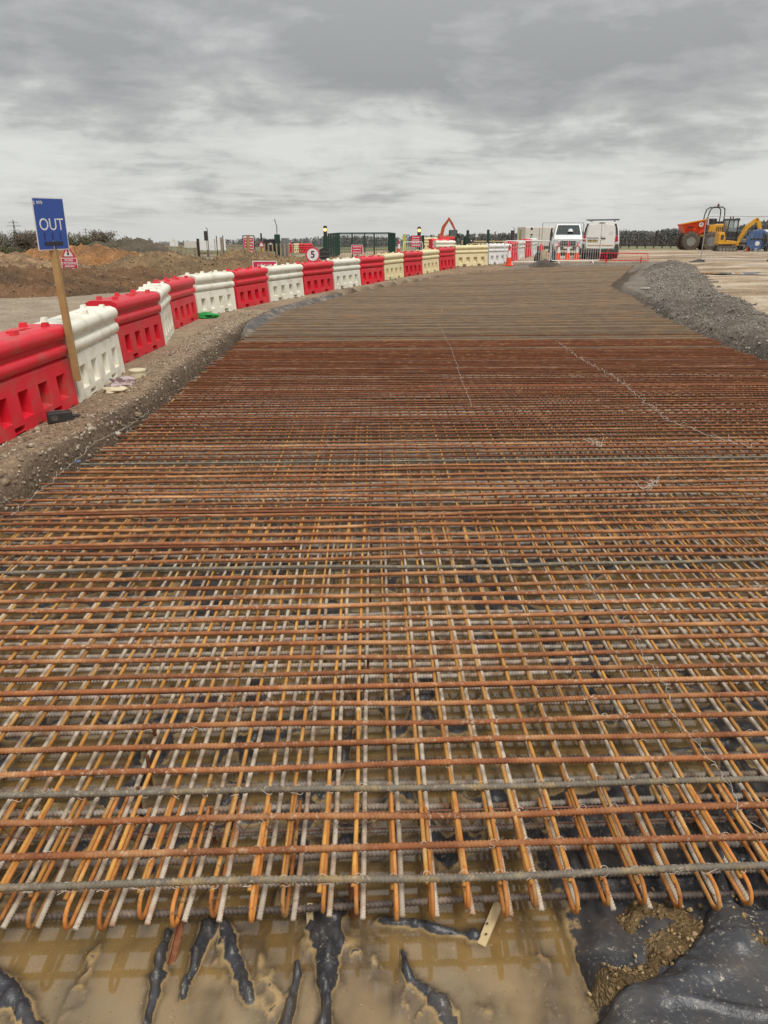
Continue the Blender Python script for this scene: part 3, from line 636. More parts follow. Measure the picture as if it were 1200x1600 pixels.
# pegs and stubs standing in the pit
def peg(name, label, u, v, zt, zb, r, m, tilt=(0, 0), cat='peg', sides=8, sq=False):
    q = at_z(u, v, zt); t = thing(name, label, cat, (q.x, q.y, zb)); b = Vector((-tilt[0], -tilt[1], 0))
    mb = MB(); h = zt-zb
    if sq: mb.loft([[(b.x+dx*r, b.y+dy*r, 0) for dx, dy in ((-1,-1),(1,-1),(1,1),(-1,1))], [(dx*r, dy*r, h-.006) for dx, dy in ((-1,-1),(1,-1),(1,1),(-1,1))], [(dx*r*.7, dy*r*.7, h) for dx, dy in ((-1,-1),(1,-1),(1,1),(-1,1))]])
    else: mb.tube([(b.x, b.y, 0), (0, 0, h-.006), (0, 0, h)], [r, r, r*.75], sides)
    o = mb.build(name.replace('timber_', '')+'_shaft', m, t, 40); return t
t = peg('timber_peg', 'pale split timber peg standing in the puddle at the mat edge', 484, 1414, -.01, -.16, .012, 'palewood', (0, .01), sq=True)
t = peg('steel_stub', 'short thick rusty rebar stub standing upright at the mat edge', 551, 1366, .10, -.16, .0165, 'rustdark', (0, .004), 'rebar', 10)
t = peg('timber_stake', 'round-headed pale timber stake sticking up between the bars', 560, 1107, .12, -.16, .014, 'palewood', (0, 0), 'stake', 10)
a = at_z(752, 1475, -.08); b_ = at_z(790, 1385, -.02); t = thing('timber_batten', 'pale timber batten leaning out of the muddy water under the mat', 'timber', a)
mb = MB(); mb.bar((0, 0, -.01), b_-a, .032, .02); mb.build('batten', 'palewood', t, bevel=.003)
for f_, s_ in ((.12, 1), (.3, -1)): q = (b_-a)*f_; MB().lathe([(.004, -.001), (.004, .002)], 8, 'Z', (q.x+s_*.006, q.y, q.z+.0125)).build('knot', 'bark', t)
a = at_z(268, 1508, -.09); b_ = at_z(288, 1425, -.03); t = thing('steel_strip', 'narrow rusty steel angle lying half under water below the hairpin bars', 'steel strip', a)
mb = MB(); mb.bar((0, 0, 0), b_-a, .022, .004); mb.bar((-.011, 0, .008), b_-a+Vector((-.011, 0, .008)), .004, .018); mb.build('strip', 'rustdark', t)

# ------------------------------------------------------------------ barriers
BL = 2.04
def face_grid(mb, o, U, V, uc, vc, recess, nrm):
    o = Vector(o); U = Vector(U); V = Vector(V); nrm = Vector(nrm).normalized()
    P = lambda u, v, d=0: o+U*u+V*v-nrm*d
    for i in range(len(uc)-1):
        for j in range(len(vc)-1):
            u0, u1, v0, v1 = uc[i], uc[i+1], vc[j], vc[j+1]; um, vm = (u0+u1)/2, (v0+v1)/2
            dep = 0
            for (a, b, c, d, dd) in recess:
                if a < um < b and c < vm < d: dep = dd; rec = (a, b, c, d)
            if not dep: mb.quad(P(u0, v0), P(u1, v0), P(u1, v1), P(u0, v1))
            else:
                sft = .016
                q = [(u0+sft, v0+sft*1.5*(v0 > 0)), (u1-sft, v0+sft*1.5*(v0 > 0)), (u1-sft, v1-sft), (u0+sft, v1-sft)]; p0 = [(u0, v0), (u1, v0), (u1, v1), (u0, v1)]
                mb.quad(*[P(*t, dep) for t in q])
                for k in range(4):
                    a, b = p0[k], p0[(k+1) % 4]; c, d = q[(k+1) % 4], q[k]
                    mb.quad(P(*a), P(*b), P(*c, dep), P(*d, dep))
def make_barrier(m):
    h = BL/2; mb = MB()
    wins = [-.70, -.235, .235, .70]; rec = [(w-.115+h, w+.115+h, .15, .43, .11) for w in wins]
    rec += [(-.47+h-.11, -.47+h+.11, 0, .095, .2), (.47+h-.11, .47+h+.11, 0, .095, .2), (h-.06, h+.06, 0, .035, .05), (.08, .22, 0, .03, .05), (BL-.22, BL-.08, 0, .03, .05)]
    uc = sorted({0, BL} | {x for r in rec for x in r[:2]}); vc = sorted({0, .56} | {x for r in rec for x in r[2:4]})
    for s in (1, -1):
        face_grid(mb, (-h, -s*.27, 0), (1, 0, 0), (0, s*.045/.56, 1), uc, vc, rec, (0, -s, 0))
    prof = [(.225, .56), (.222, .575), (.19, .60)]
    for cz, r, dep in ((.68, .075, .19), (.885, .085, .19)):
        for i in range(9):
            a = -math.pi/2+math.pi*i/8; prof.append((dep+.012+r*.72*math.cos(a), cz+r*math.sin(a)))
    prof += [(.17, .985)]
    for s in (1, -1):
        for (d0, z0), (d1, z1) in zip(prof, prof[1:]): mb.quad((-h, -s*d0, z0), (h, -s*d0, z0), (h, -s*d1, z1), (-h, -s*d1, z1))
    face_grid(mb, (-h, -.17, .985), (1, 0, 0), (0, 1, 0), sorted([0, BL, h-.62, h-.34, h+.34, h+.62]), [0, .13, .21, .34], [(h-.62, h-.34, .13, .21, .09), (h+.34, h+.62, .13, .21, .09)], (0, 0, 1))
    full = [(.27, 0)]+prof
    for s in (1, -1):
        ring = [(s*h, -d, z) for d, z in full]+[(s*h, d, z) for d, z in reversed(full)]
        mb.quad(*ring)
        # coupling rib on each end
    mb.quad((-h, -.27, 0), (h, -.27, 0), (h, .27, 0), (-h, .27, 0))
    me = bpy.data.meshes.new('body'); me.from_pydata(mb.v, [], mb.f); bm = bmesh.new(); bm.from_mesh(me)
    bmesh.ops.remove_doubles(bm, verts=bm.verts, dist=.0008); bmesh.ops.recalc_face_normals(bm, faces=bm.faces); bm.to_mesh(me); bm.free()
    me.materials.append(MT[m]); me.shade_smooth(); me.set_sharp_from_angle(angle=R(38))
    t = thing('water_barrier', '', 'barrier'); body = obj('body', me, t); bv = body.modifiers.new('bevel', 'BEVEL'); bv.width = .011; bv.segments = 2; bv.limit_method = 'ANGLE'; bv.angle_limit = R(40); bv.harden_normals = False
    lug = MB().loft([[(dx*.05, dy*.035, 0) for dx, dy in ((-1,-1),(1,-1),(1,1),(-1,1))], [(dx*.038, dy*.026, .052) for dx, dy in ((-1,-1),(1,-1),(1,1),(-1,1))]]).mesh('top_lug', MT[m])
    for x in (-.74, 0, .74):
        for y in (-.13, .13): obj('top_lug', lug, t, (x, y, .982))
    cap = MB().lathe([(.045, 0), (.045, .018), (.035, .024)], 12).mesh('filler_cap', MT[m]); obj('filler_cap', cap, t, (.17, 0, .984))
    return t
protos = {}
used = {}
def barrier(m, a, b, label, group=None, zoff=0):
    if m not in protos: protos[m] = make_barrier(m); t = protos[m]
    else: t = copy_tree(protos[m])
    a = Vector(a); b = Vector(b); d = (b-a); ang = math.atan2(d.y, d.x); nrm = Vector((math.sin(ang), -math.cos(ang)))   # a->b is the front foot line
    c = (a+b)/2-nrm*.27
    t.location = (c.x, c.y, Gz(c.x+nrm.x*.2, c.y+nrm.y*.2)-.012+zoff); t.rotation_euler = (random.gauss(0, .006), random.gauss(0, .006), ang); t.scale.x = min(1.12, d.length/BL)
    tag(t, label, 'barrier', group)
    if not group and 'group' in t: del t['group']
    return t
gr = 'red barriers of the curving row'; gw = 'white barriers of the curving row'
LR = 'red water-filled plastic barrier in the curving row with nothing lying at its foot'
LW = 'off-white water-filled plastic barrier in the curving row with nothing lying at its foot'
LC = 'cream narrow-windowed plastic barrier between two red barriers of the far row'
chain = [('redplastic', (-3.85, 7.16), (-3.80, 9.2), 'red water-filled barrier with the timber sign post against its end and black box at foot', None),
 ('whiteplastic', (-3.79, 9.25), (-3.93, 11.4), 'off-white water-filled barrier with a tub and plastic bags lying at its foot', None),
 ('redplastic', (-4.17, 12.1), (-4.08, 14.2), LR, gr), ('whiteplastic', (-4.085, 14.28), (-4.46, 16.3), LW, gw), ('redplastic', (-4.5, 16.5), (-4.47, 18.55), LR, gr),
 ('whiteplastic', (-4.52, 18.85), (-3.96, 20.75), 'off-white water-filled barrier with green cloth lying at its corner', None), ('redplastic', (-3.94, 20.95), (-3.38, 22.95), LR, gr), ('whiteplastic', (-3.36, 23.1), (-2.57, 25.1), LW, gw),
 ('redplastic', (-2.56, 25.3), (-1.75, 27.35), 'red water-filled barrier with the round five sign standing just behind it', None), ('whiteplastic', (-1.72, 27.45), (-.86, 29.45), LW, gw), ('redplastic', (-.85, 29.55), (.03, 31.45), LR, gr),
 ('creamplastic', (.05, 31.6), (.86, 33.4), LC, 'cream barriers'), ('redplastic', (.88, 33.5), (1.74, 35.35), LR, gr), ('creamplastic', (1.76, 35.4), (2.62, 37.2), LC, 'cream barriers'), ('redplastic', (2.64, 37.25), (3.54, 39.1), LR, gr),
 ('creamplastic', (3.58, 39.3), (5.35, 40.6), 'cream plastic barrier seen full length at the end of the red run', None), ('coldwhite', (5.42, 40.7), (6.75, 42.0), 'cold white plastic barrier next to the full-length cream one', None),
 ('redplastic', (6.95, 43.0), (7.6, 44.9), 'red barrier of the receding line behind the white pedestrian fence', 'red receding barriers'), ('coldwhite', (7.68, 45.0), (8.35, 46.9), 'white barrier of the receding line behind the white pedestrian fence', 'white receding barriers'),
 ('redplastic', (8.45, 47.0), (9.1, 48.9), 'red barrier of the receding line behind the white pedestrian fence', 'red receding barriers'), ('coldwhite', (9.2, 49.0), (9.85, 50.9), 'white barrier of the receding line behind the white pedestrian fence', 'white receding barriers')]
ORD = ['', 'first', 'second', 'third', 'fourth', 'fifth', 'sixth', 'seventh', 'eighth', 'ninth']; cnt = {}
for m_, a, b_, lab, g in chain:
    cnt[m_] = cnt.get(m_, 0)+1
    if lab in (LR, LW, LC): lab = ORD[cnt[m_]]+{LR: ' red', LW: ' off-white', LC: ' cream'}[lab]+' water-filled barrier counted from the timber sign post along the row'; g = {'r': gr, 'w': gw, 'c': 'cream barriers of the row'}[m_[0]]
    if 'receding' in lab: lab = ('nearer ' if a[1] < 46 else 'farther ')+lab+(' to the cone' if 0 else '')
    barrier(m_, a, b_, lab, g)

# OUT sign
q = at_y(118, 595, 9.12); zt = at_y(70, 312, 9.1).z; t = thing('out_sign', 'blue sign reading OUT on a timber post beside the barriers', 'sign', (-3.745, 9.13, .50))
MB().loft([[(dx*.036, dy*.036, 0) for dx, dy in ((-1,-1),(1,-1),(1,1),(-1,1))], [(-.085+dx*.036, dy*.036, zt-.52) for dx, dy in ((-1,-1),(1,-1),(1,1),(-1,1))]]).build('post', 'timber', t, bevel=.004)

pn = obj('sign_panel', None, t, (-.035, -.03, zt-.50-.255)); pn.rotation_euler = (R(1), R(-.5), R(69)); pn.empty_display_size = .05
W_, H_ = .47, .555
MB().box((0, 0, 0), (W_, .006, H_)).build('backing_board', 'signwhite', pn)
MB().box((0, -.0045, 0), (W_-.022, .003, H_-.022)).build('blue_face', 'signblue', pn)
text_part('OUT', .18, 'signwhite', pn, (.005, -.0065, -.01), .001, sx=.98)
text_part('EKFB', .047, 'signwhite', pn, (-.135, -.0065, .222), .001, sx=.85, name='company_name')
for i in range(3): MB().box((-.213, -.0065, .207+i*.014), (.022, .002, .007)).build('logo_stroke', 'signwhite', pn)
for x in (-.125, -.005, .12): MB().box((x, -.0075, -.13), (.011, .005, .075)).build('slot_prong', 'black', pn)
MB().box((0, -.009, -.205), (.275, .008, .036)).build('slot_bar', 'black', pn); MB().box((.02, -.008, -.245), (.014, .006, .05)).build('latch', 'black', pn)

# litter on the bank
def crumple(name, label, cat, loc, size, m, seed, n=2, amp=.45):
    bm = bmesh.new(); bmesh.ops.create_icosphere(bm, subdivisions=n+1, radius=1); r = random.Random(seed); of = r.uniform(0, 90)
    for v in bm.verts:
        k = 1+amp*2*(float(fbm(np.array([v.co.x*1.3+of]), np.array([v.co.y*1.3+v.co.z*1.7+of]), 1.4, 3)[0])); v.co = Vector((v.co.x*size[0]*k, v.co.y*size[1]*k, max(v.co.z*size[2]*k, -size[2]*.35)))
    me = bpy.data.meshes.new(name); bm.to_mesh(me); bm.free(); me.materials.append(MT[m]); me.shade_smooth(); me.set_sharp_from_angle(angle=R(35))
    return tag(obj(name, me, None, (loc[0], loc[1], Gz(loc[0], loc[1])+size[2]*.3)), label, cat)
q = at_z(320, 497, .2); crumple('green_cloth', 'bright green cloth crumpled on the bank at the foot of a white barrier', 'cloth', (q.x, q.y), (.30, .16, .09), 'green', 3, 2, .7)
q = at_z(190, 603, .2); crumple('plastic_bag', 'clear and pink plastic bag dumped by the white barrier', 'plastic bag', (q.x, q.y+.05), (.19, .13, .08), 'pinkbag', 5, 2, .8)
q = at_z(184, 614, .2); crumple('paper_bag', 'torn cream paper bag lying in front of the plastic bag', 'bag', (q.x, q.y), (.17, .09, .05), 'cement', 8, 2, .7)
q = at_z(216, 592, .2); t = thing('plastic_tub', 'upturned cream plastic tub on the gravel beside the white barrier', 'tub', (q.x, q.y, Gz(q.x, q.y)-.005), .3)
MB().lathe([(.118, 0), (.112, .10), (.105, .105)], 18).build('tub_wall', 'cement', t, 40); MB().lathe([(.121, .095), (.121, .118), (.113, .124), (.03, .126)], 18).build('tub_base', 'cement', t, 40)
q = at_z(92, 660, .2); t = thing('duct_offcut', 'dark grey hollow plastic block lying beside the red barrier', 'plastic block', (q.x+.02, q.y, Gz(q.x, q.y)), R(28))
mb = MB(); mb.box((0, 0, .055), (.26, .14, .11)); mb.build('block', 'black', t, bevel=.008)
MB().lathe([(.036, -.003), (.036, .001), (.027, .002)], 14, 'Y', (-.06, -.071, .055)).build('hole_rim', 'tyre', t); MB().box((.17, .02, .03), (.1, .07, .05)).build('tongue', 'black', t, bevel=.006); MB().box((-.02, .02, .112), (.17, .05, .012)).build('ridge', 'tyre', t, bevel=.004)
q = at_z(122, 722, .14); t = crumple('blue_rag', 'scrap of pale blue plastic caught on the bar ends', 'plastic scrap', (q.x, q.y), (.035, .02, .012), 'blue', 4, 1); t.location.z = .145
q = at_z(405, 483, .2); MB_ = MB().bar((-.35, -.08, 0), (.35, .1, 0), .05, .02); tag(MB_.build('timber_lath', 'greywood', None, loc=(q.x, q.y, Gz(q.x, q.y)+.015)), 'thin grey timber lath lying on the bank by the red barrier', 'timber')
# crumpled grey sheet along the curving edge of the pit
ls = np.linspace(15.5, 26, 150); us = np.linspace(-.18, .22, 12); L_, U_ = np.meshgrid(ls, us)
ex_ = np.interp(L_, [p[1] for p in LEFT], [p[0] for p in LEFT]); k_ = ss(15.5, 17.5, L_)*(1-ss(24, 26, L_))
X = ex_+.06-U_*k_*.9; Y = L_+U_*.5*ss(20, 24, L_); Z = .10+lift(X, Y)+ss(-.05, .3, U_)*.125+.05*fbm(X, Y, 3.3, 3)+.03*np.clip(1-np.abs(fbm(X*2, Y*2, 1.8, 2))*7, 0, 1)
idx = np.arange(X.size).reshape(X.shape); q = np.stack([idx[:-1, :-1], idx[:-1, 1:], idx[1:, 1:], idx[1:, :-1]], -1).reshape(-1, 4)
me = bulk('edge_sheet', np.stack([X, Y, Z], -1).reshape(-1, 3), q); MT['greypoly'] = mat('grey_polythene', (.045, .043, .042), (.10, .09, .08), 2.2, .62, .4, 14, dirt=(.26, .20, .14), dscale=2.5, damt=.5, world=True); me.materials.append(MT['greypoly']); me.shade_smooth()
e_ = tag(obj('edge_sheet', me), 'grey crumpled polythene strip lining the curved edge of the excavation', 'plastic sheet'); md = e_.modifiers.new('thick', 'SOLIDIFY'); md.thickness = .006

# ------------------------------------------------------------------ soil and gravel heaps
def heap(name, label, crest, wid, cols, m='soil', res=.25, rough=.12, cat='soil heap', base=-.12, stone=None):
    xs0 = [c[0] for c in crest]; ys0 = [c[1] for c in crest]; wm = max(wid)
    xs = np.arange(min(xs0)-wm*1.3, max(xs0)+wm*1.3, res); ys = np.arange(min(ys0)-wm*1.3, max(ys0)+wm*1.3, res)
    X, Y = np.meshgrid(xs, ys); d = np.full(X.shape, 1e9); zc_ = np.zeros(X.shape); wv = np.ones(X.shape)
    wx = X+wm*.28*fbm(X, Y, 1.1/wm, 3); wy = Y+wm*.28*fbm(X+50, Y+20, 1.1/wm, 3)
    nseg = max(1, len(crest)-1)
    for i in range(nseg):
        a = crest[i]; b = crest[min(i+1, len(crest)-1)]; ex, ey = b[0]-a[0], b[1]-a[1]
        t = np.clip(((wx-a[0])*ex+(wy-a[1])*ey)/(ex*ex+ey*ey+1e-9), 0, 1); q = np.hypot(wx-a[0]-ex*t, wy-a[1]-ey*t)
        wloc = wid[i]+(wid[min(i+1, len(wid)-1)]-wid[i])*t; nd_ = q/wloc
        sel = nd_ < d; d = np.where(sel, nd_, d); zc_ = np.where(sel, a[2]+(b[2]-a[2])*t, zc_)
    g = G(X, Y); k = np.clip(1-d, 0, 1); k = k**1.15*(1.6-.6*k)
    Z = (g+base)*(1-k)+zc_*k+rough*(fbm(X, Y, 1.3, 4)+.9*fbm(X, Y, 3.5, 4, .7)+.5*(1-np.abs(fbm(X, Y, 2.0, 3))*8).clip(0, 1))*ss(0, .3, k)-.15*(d > 1.05)
    keep = d < 1.22
    idx = -np.ones(X.size, int); co = np.stack([X, Y, Z], -1).reshape(-1, 3)
    n, kk = X.shape; ii = np.arange(X.size).reshape(n, kk); q = np.stack([ii[:-1, :-1], ii[:-1, 1:], ii[1:, 1:], ii[1:, :-1]], -1).reshape(-1, 4)
    q = q[keep.ravel()[q].all(1)]; us_ = np.unique(q); idx[us_] = np.arange(len(us_)); me = bulk(name, co[us_], idx[q])
    cc = np.ones((len(us_), 4)); f = ss(-.15, .15, fbm(co[us_, 0]*.6, co[us_, 1]*.6+co[us_, 2]*2, 1.2, 4))[:, None]; cc[:, :3] = np.array(cols[0])*(1-f)+np.array(cols[1])*f
    a = me.color_attributes.new('Col', 'FLOAT_COLOR', 'POINT'); a.data.foreach_set('color', cc.ravel()); me.materials.append(MT[m]); me.shade_smooth()
    o = tag(obj(name, me), label, cat)
    if stone:
        mt, n_, s0, s1 = stone; tri = rng.integers(0, len(us_), n_); P = co[us_][tri]+rng.normal(0, res*.5, (n_, 3))*[1, 1, .15]
        st = stones('loose_stones', P, rng.uniform(s0, s1, n_)*(1+1.0*(rng.random(n_) > .95)), mt, parent=o); stuff(st)
    return o
br = ((.165, .092, .046), (.098, .06, .034)); orr = ((.34, .165, .062), (.24, .125, .055)); dg = ((.115, .092, .066), (.085, .074, .05))
heap('gravel_bank', 'long bank of grey crushed gravel along the right edge of the rebar mat', [(7.75, 10.5, .5), (7.6, 15, .52), (8.5, 20, .53), (9.6, 25, .54), (11.2, 30, .60), (12.9, 35.5, .90)], [1.25, 1.15, 1.4, 1.6, 1.5, 1.3], ((.205, .17, .135), (.15, .125, .10)), 'gravelbank', .1, .14, 'gravel heap', stone=('greystones', 11000, .008, .034))
heap('gravel_pile', 'small dark gravel pile in front of the white pedestrian fence', [(8.05, 39.5, .84)], [.95], ((.10, .08, .062), (.13, .11, .09)), 'gravelbank', .07, .05, 'gravel heap')
heap('soil_bank', 'low dark brown soil bank beyond the haul road', [(-24, 24.5, .95), (-15, 25.5, .92), (-11.5, 27, .88), (-9, 30, .7)], [3.2, 2.8, 2.6, 2.2], br, res=.13, rough=.34, stone=('soilclods', 5000, .012, .042))
heap('soil_mound', 'sandy brown mound rising behind the low dark soil bank', [(-24, 35, 1.45), (-17.5, 34.5, 1.18), (-13.5, 33.5, .7)], [4.5, 4, 3], ((.33, .215, .115), (.20, .13, .072)), res=.17, rough=.34, stone=('soilclods', 4000, .012, .042))
heap('orange_soil_mound', 'orange clay mound behind the traffic light warning sign', [(-18.5, 43, 1.1), (-14.8, 42, 1.25), (-12.3, 41, .7)], [4, 3.6, 3.0], orr, res=.17, rough=.45, stone=('soilclods', 2500, .012, .042))
heap('grey_soil_mound', 'dark grey-brown mound behind the orange clay mound', [(-17.5, 50, 1.5), (-15.5, 49, 1.5), (-14.5, 46, 1.0)], [4.2, 4.0, 3.2], dg, res=.18, rough=.34, stone=('soilclods', 2500, .012, .042))
for cr, wd, lab in (([(-11.5, 37, 1.0), (-9.5, 36, 1.15)], [2.6, 2.6], 'brown soil heap beside the grey-brown mound'), ([(-8.6, 33, 1.0), (-6.6, 32, .98)], [2.2, 2.2], 'rough brown heap with green tufts behind the white barrier'), ([(-7.4, 40, 1.05), (-5.6, 38, 1.0)], [2.4, 2.2], 'tan soil heap behind the red sign boards'),
                    ([(-4.3, 36, 1.0), (-3.0, 35.5, 1.0)], [1.6, 1.8], 'reddish brown heap behind the round five sign'), ([(-2.4, 38, .85), (-.2, 38, .82)], [1.6, 1.6], 'low rubble heap in front of the green mesh enclosure')):
    heap('soil_heap', lab, cr, wd, ((.185, .125, .068), (.25, .165, .085)), res=.13, rough=.36, stone=('soilclods', 1500, .012, .042))

# ------------------------------------------------------------------ vegetation
def twig_crown(seed, h, w, n, thick=.02, leaf=0):
    r = random.Random(seed); mb = MB()
    stems = []
    for i in range(9):
        a = r.uniform(0, 6.28); s = r.uniform(.15, .5)*w; top = Vector((math.cos(a)*s, math.sin(a)*s, h*r.uniform(.6, 1.0))); base = Vector((math.cos(a)*s*.15, math.sin(a)*s*.15, 0)); stems.append((base, top))
    for i in range(n):
        b, t = r.choice(stems); k = r.uniform(.15, 1); p = b.lerp(t, k); d = Vector((r.gauss(0, 1), r.gauss(0, 1), r.uniform(.1, 1.6))).normalized()*h*r.uniform(.08, .26)
        p = p+Vector((r.gauss(0, .1*w), r.gauss(0, .1*w), 0)); s = d.cross(Vector((r.uniform(-1, 1), r.uniform(-1, 1), r.uniform(-1, 1)))).normalized()*thick*r.uniform(.6, 1.6)
        mb.quad(p-s, p+s, p+d)
        if leaf and r.random() < leaf: mb.quad(p+d*.5, p+d*.5+s*5, p+d*.9+s*4)
    return mb, stems
def shrub(name, label, u, vtop, Y, wpx, m='twig', n=900, leaf=0, cat='shrub', group=None, thick=.016):
    q = at_y(u, vtop, Y); g = Gz(q.x, Y); h = q.z-g; w_ = wpx*Y/1250
    t = thing(name, label, cat, (q.x, Y, g-.05), random.uniform(0, 6), group); mb, st = twig_crown(int(u*7+Y), h, w_, n, thick, leaf); mb.build('crown', m, t)
    mb = MB()
    for b, e in st: mb.tube([b, b.lerp(e, .5)+Vector((0, 0, h*.04)), e], [thick*1.8, thick*1.3, thick*.4], 5)
    mb.build('trunk', 'bark', t); return t
LS = 'bare twiggy brown hedge shrub on the far side of the soil mounds'
for i, (u, v, wp) in enumerate([(-30, 362, 70), (8, 364, 60), (35, 360, 55), (52, 359, 60), (78, 366, 50), (112, 364, 50), (138, 365, 46), (155, 361, 44), (178, 372, 40), (192, 373, 36)]):
    shrub('hedge_shrub', LS if i not in (5, 8) else 'greenish twiggy hedge shrub standing among the brown bare ones', u, v, 74+(i*7 % 11), wp, 'twig' if i not in (5, 8) else 'twiggreen', 2600, .3, group='hedge shrubs' if i not in (5, 8) else 'greenish hedge shrubs', thick=.022)
for i, (u, v, wp) in enumerate([(10, 384, 70), (60, 386, 60), (95, 392, 50), (130, 384, 60), (170, 385, 50)]): shrub('bramble_bush', 'low green-brown bramble growing at the hedge foot above the mounds', u, v, 62+i, wp, 'twiggreen', 1100, .6, 'bush', 'brambles along the hedge foot', .022)
for u, v, wp in ((150, 357, 14), (197, 367, 12), (223, 374, 14), (234, 372, 8)): shrub('bare_tree', 'small bare tree rising above the hedge line', u, v, 95+u*.1, wp, 'twig', 350, 0, 'tree', 'bare trees above the hedge', .03)
shrub('green_bush', 'small dark green bush on the rough brown heap', 325, 402, 33.2, 34, 'evergreen', 500, .9, 'bush', None, .012)
shrub('green_thicket', 'green young tree clump beside the orange excavator', 678, 373, 110, 30, 'evergreen', 900, .9, 'bush', None, .03)
# tufts of dry grass on the heaps
mb = MB(); r = random.Random(11)
for _ in range(5200):
    x = r.uniform(-13, .5); y = r.uniform(31, 44)
    if float(fbm(np.array([x]), np.array([y]), .8, 3)[0]) < .0: continue
    mb_z = 0; mb.v  # blade positions are settled on the heaps below
    mb.quad((x, y, 0), (x+r.uniform(.01, .03), y, 0), (x+r.gauss(0, .06), y+r.gauss(0, .06), r.uniform(.06, .2)))
V = np.array(mb.v); dg_ = bpy.context.evaluated_depsgraph_get(); dg_.update()
from mathutils.bvhtree import BVHTree
hits = []
for o in C.objects:
    if o.type == 'MESH' and o.name.split('.')[0] in ('soil_heap', 'soil_mound', 'soil_bank', 'ground'): hits.append(BVHTree.FromPolygons([v.co[:] for v in o.data.vertices], [p.vertices[:] for p in o.data.polygons]))
for i in range(0, len(V), 3):
    zz = -9
    for bv in hits:
        h = bv.ray_cast(Vector((V[i, 0], V[i, 1], 20)), Vector((0, 0, -1)))
        if h[0] is not None: zz = max(zz, h[0].z)
    V[i:i+3, 2] += zz-.01
mb.v = [tuple(v) for v in V]; MT['drygrass'] = mat('dry_grass', (.24, .19, .09), (.12, .125, .045), 1.2, .9, world=True); stuff(tag(mb.build('dry_grass', 'drygrass'), 'dry grass tufts growing on the brown soil heaps', 'grass'))
# far woods
def wood(name, label, u0, u1, Y, tops, n, m='farwood', depth=.3, wpx=7):
    r = random.Random(int(u0+Y)); mb = MB()
    for i in range(n):
        u = r.uniform(u0, u1); y = Y*(1+r.uniform(0, depth)); v = np.interp(u, [t[0] for t in tops], [t[1] for t in tops])+r.uniform(-1.5, 5)
        q = at_y(u, v, y); g = float(G0(q.x, y))-.5; h = max(1.5, q.z-g); w_ = wpx*y/1250*r.uniform(.6, 1.3)
        for _ in range(80):
            a = r.uniform(0, 6.28); k = r.uniform(.0, 1); rad = w_*.5*math.sqrt(max(0.05, 1-(2*k-1)**2))*r.uniform(.3, 1.05); p = Vector((q.x+math.cos(a)*rad, y+math.sin(a)*rad, g+h*(.02+.94*k)))
            s = h*.075; mb.quad(p, p+Vector((r.gauss(0, s), r.gauss(0, s), r.gauss(0, s))), p+Vector((r.gauss(0, s*.7), r.gauss(0, s), abs(r.gauss(s*.6, s*.5)))))
    return stuff(tag(mb.build(name, m), label, 'wood'))
wood('distant_wood', 'grey-brown line of bare woodland beyond the field on the right', 860, 1230, 420, [(860, 366), (975, 361), (1010, 362), (1050, 358), (1100, 359), (1150, 357), (1165, 352), (1200, 346), (1240, 344)], 900)
wood('distant_hedge', 'dark wooded rise behind the orange excavator', 640, 870, 300, [(640, 370), (700, 368), (740, 366), (800, 365), (870, 366)], 600)
wood('distant_trees', 'far grey treeline beyond the traffic signals', 190, 660, 460, [(190, 379), (330, 376), (400, 372), (450, 375), (500, 370), (560, 369), (620, 371), (660, 371)], 800)

# pylons
def pylon(u, vtop, Y, label):
    q = at_y(u, vtop, Y); g = float(G0(q.x, Y)); h = q.z-g; t = thing('power_pylon', label, 'pylon', (q.x, Y, g), .25); mb = MB()
    b = h*.085; s = .009*h
    lv = [(0, b), (.45, b*.5), (.62, b*.3), (.8, b*.22), (.95, b*.12), (1, .02*b)]
    for (k0, w0), (k1, w1) in zip(lv, lv[1:]):
        for sx_, sy_ in ((-1,-1),(1,-1),(1,1),(-1,1)): mb.bar((sx_*w0, sy_*w0, k0*h), (sx_*w1, sy_*w1, k1*h), s, s)
        for sy_ in (-1, 1): mb.bar((-w0, sy_*w0, k0*h), (w1, sy_*w1, k1*h), s*.6, s*.6); mb.bar((w0, sy_*w0, k0*h), (-w1, sy_*w1, k1*h), s*.6, s*.6)
    mb.build('lattice_tower', 'pylon', t)
    for k0, L in ((.60, .20), (.76, .26), (.90, .17)):
        mb = MB()
        for s_ in (-1, 1): mb.bar((0, 0, k0*h+.02*h), (s_*L*h, 0, k0*h), s, s); mb.bar((0, 0, k0*h-.02*h), (s_*L*h, 0, k0*h), s, s); mb.bar((s_*L*h, 0, k0*h), (s_*L*h, 0, k0*h-.045*h), s*.8, s*.8)
        mb.build('crossarm', 'pylon', t)
pylon(20, 343, 1200, 'large lattice power pylon above the hedge'); pylon(133, 356, 1900, 'distant smaller power pylon above the hedge')

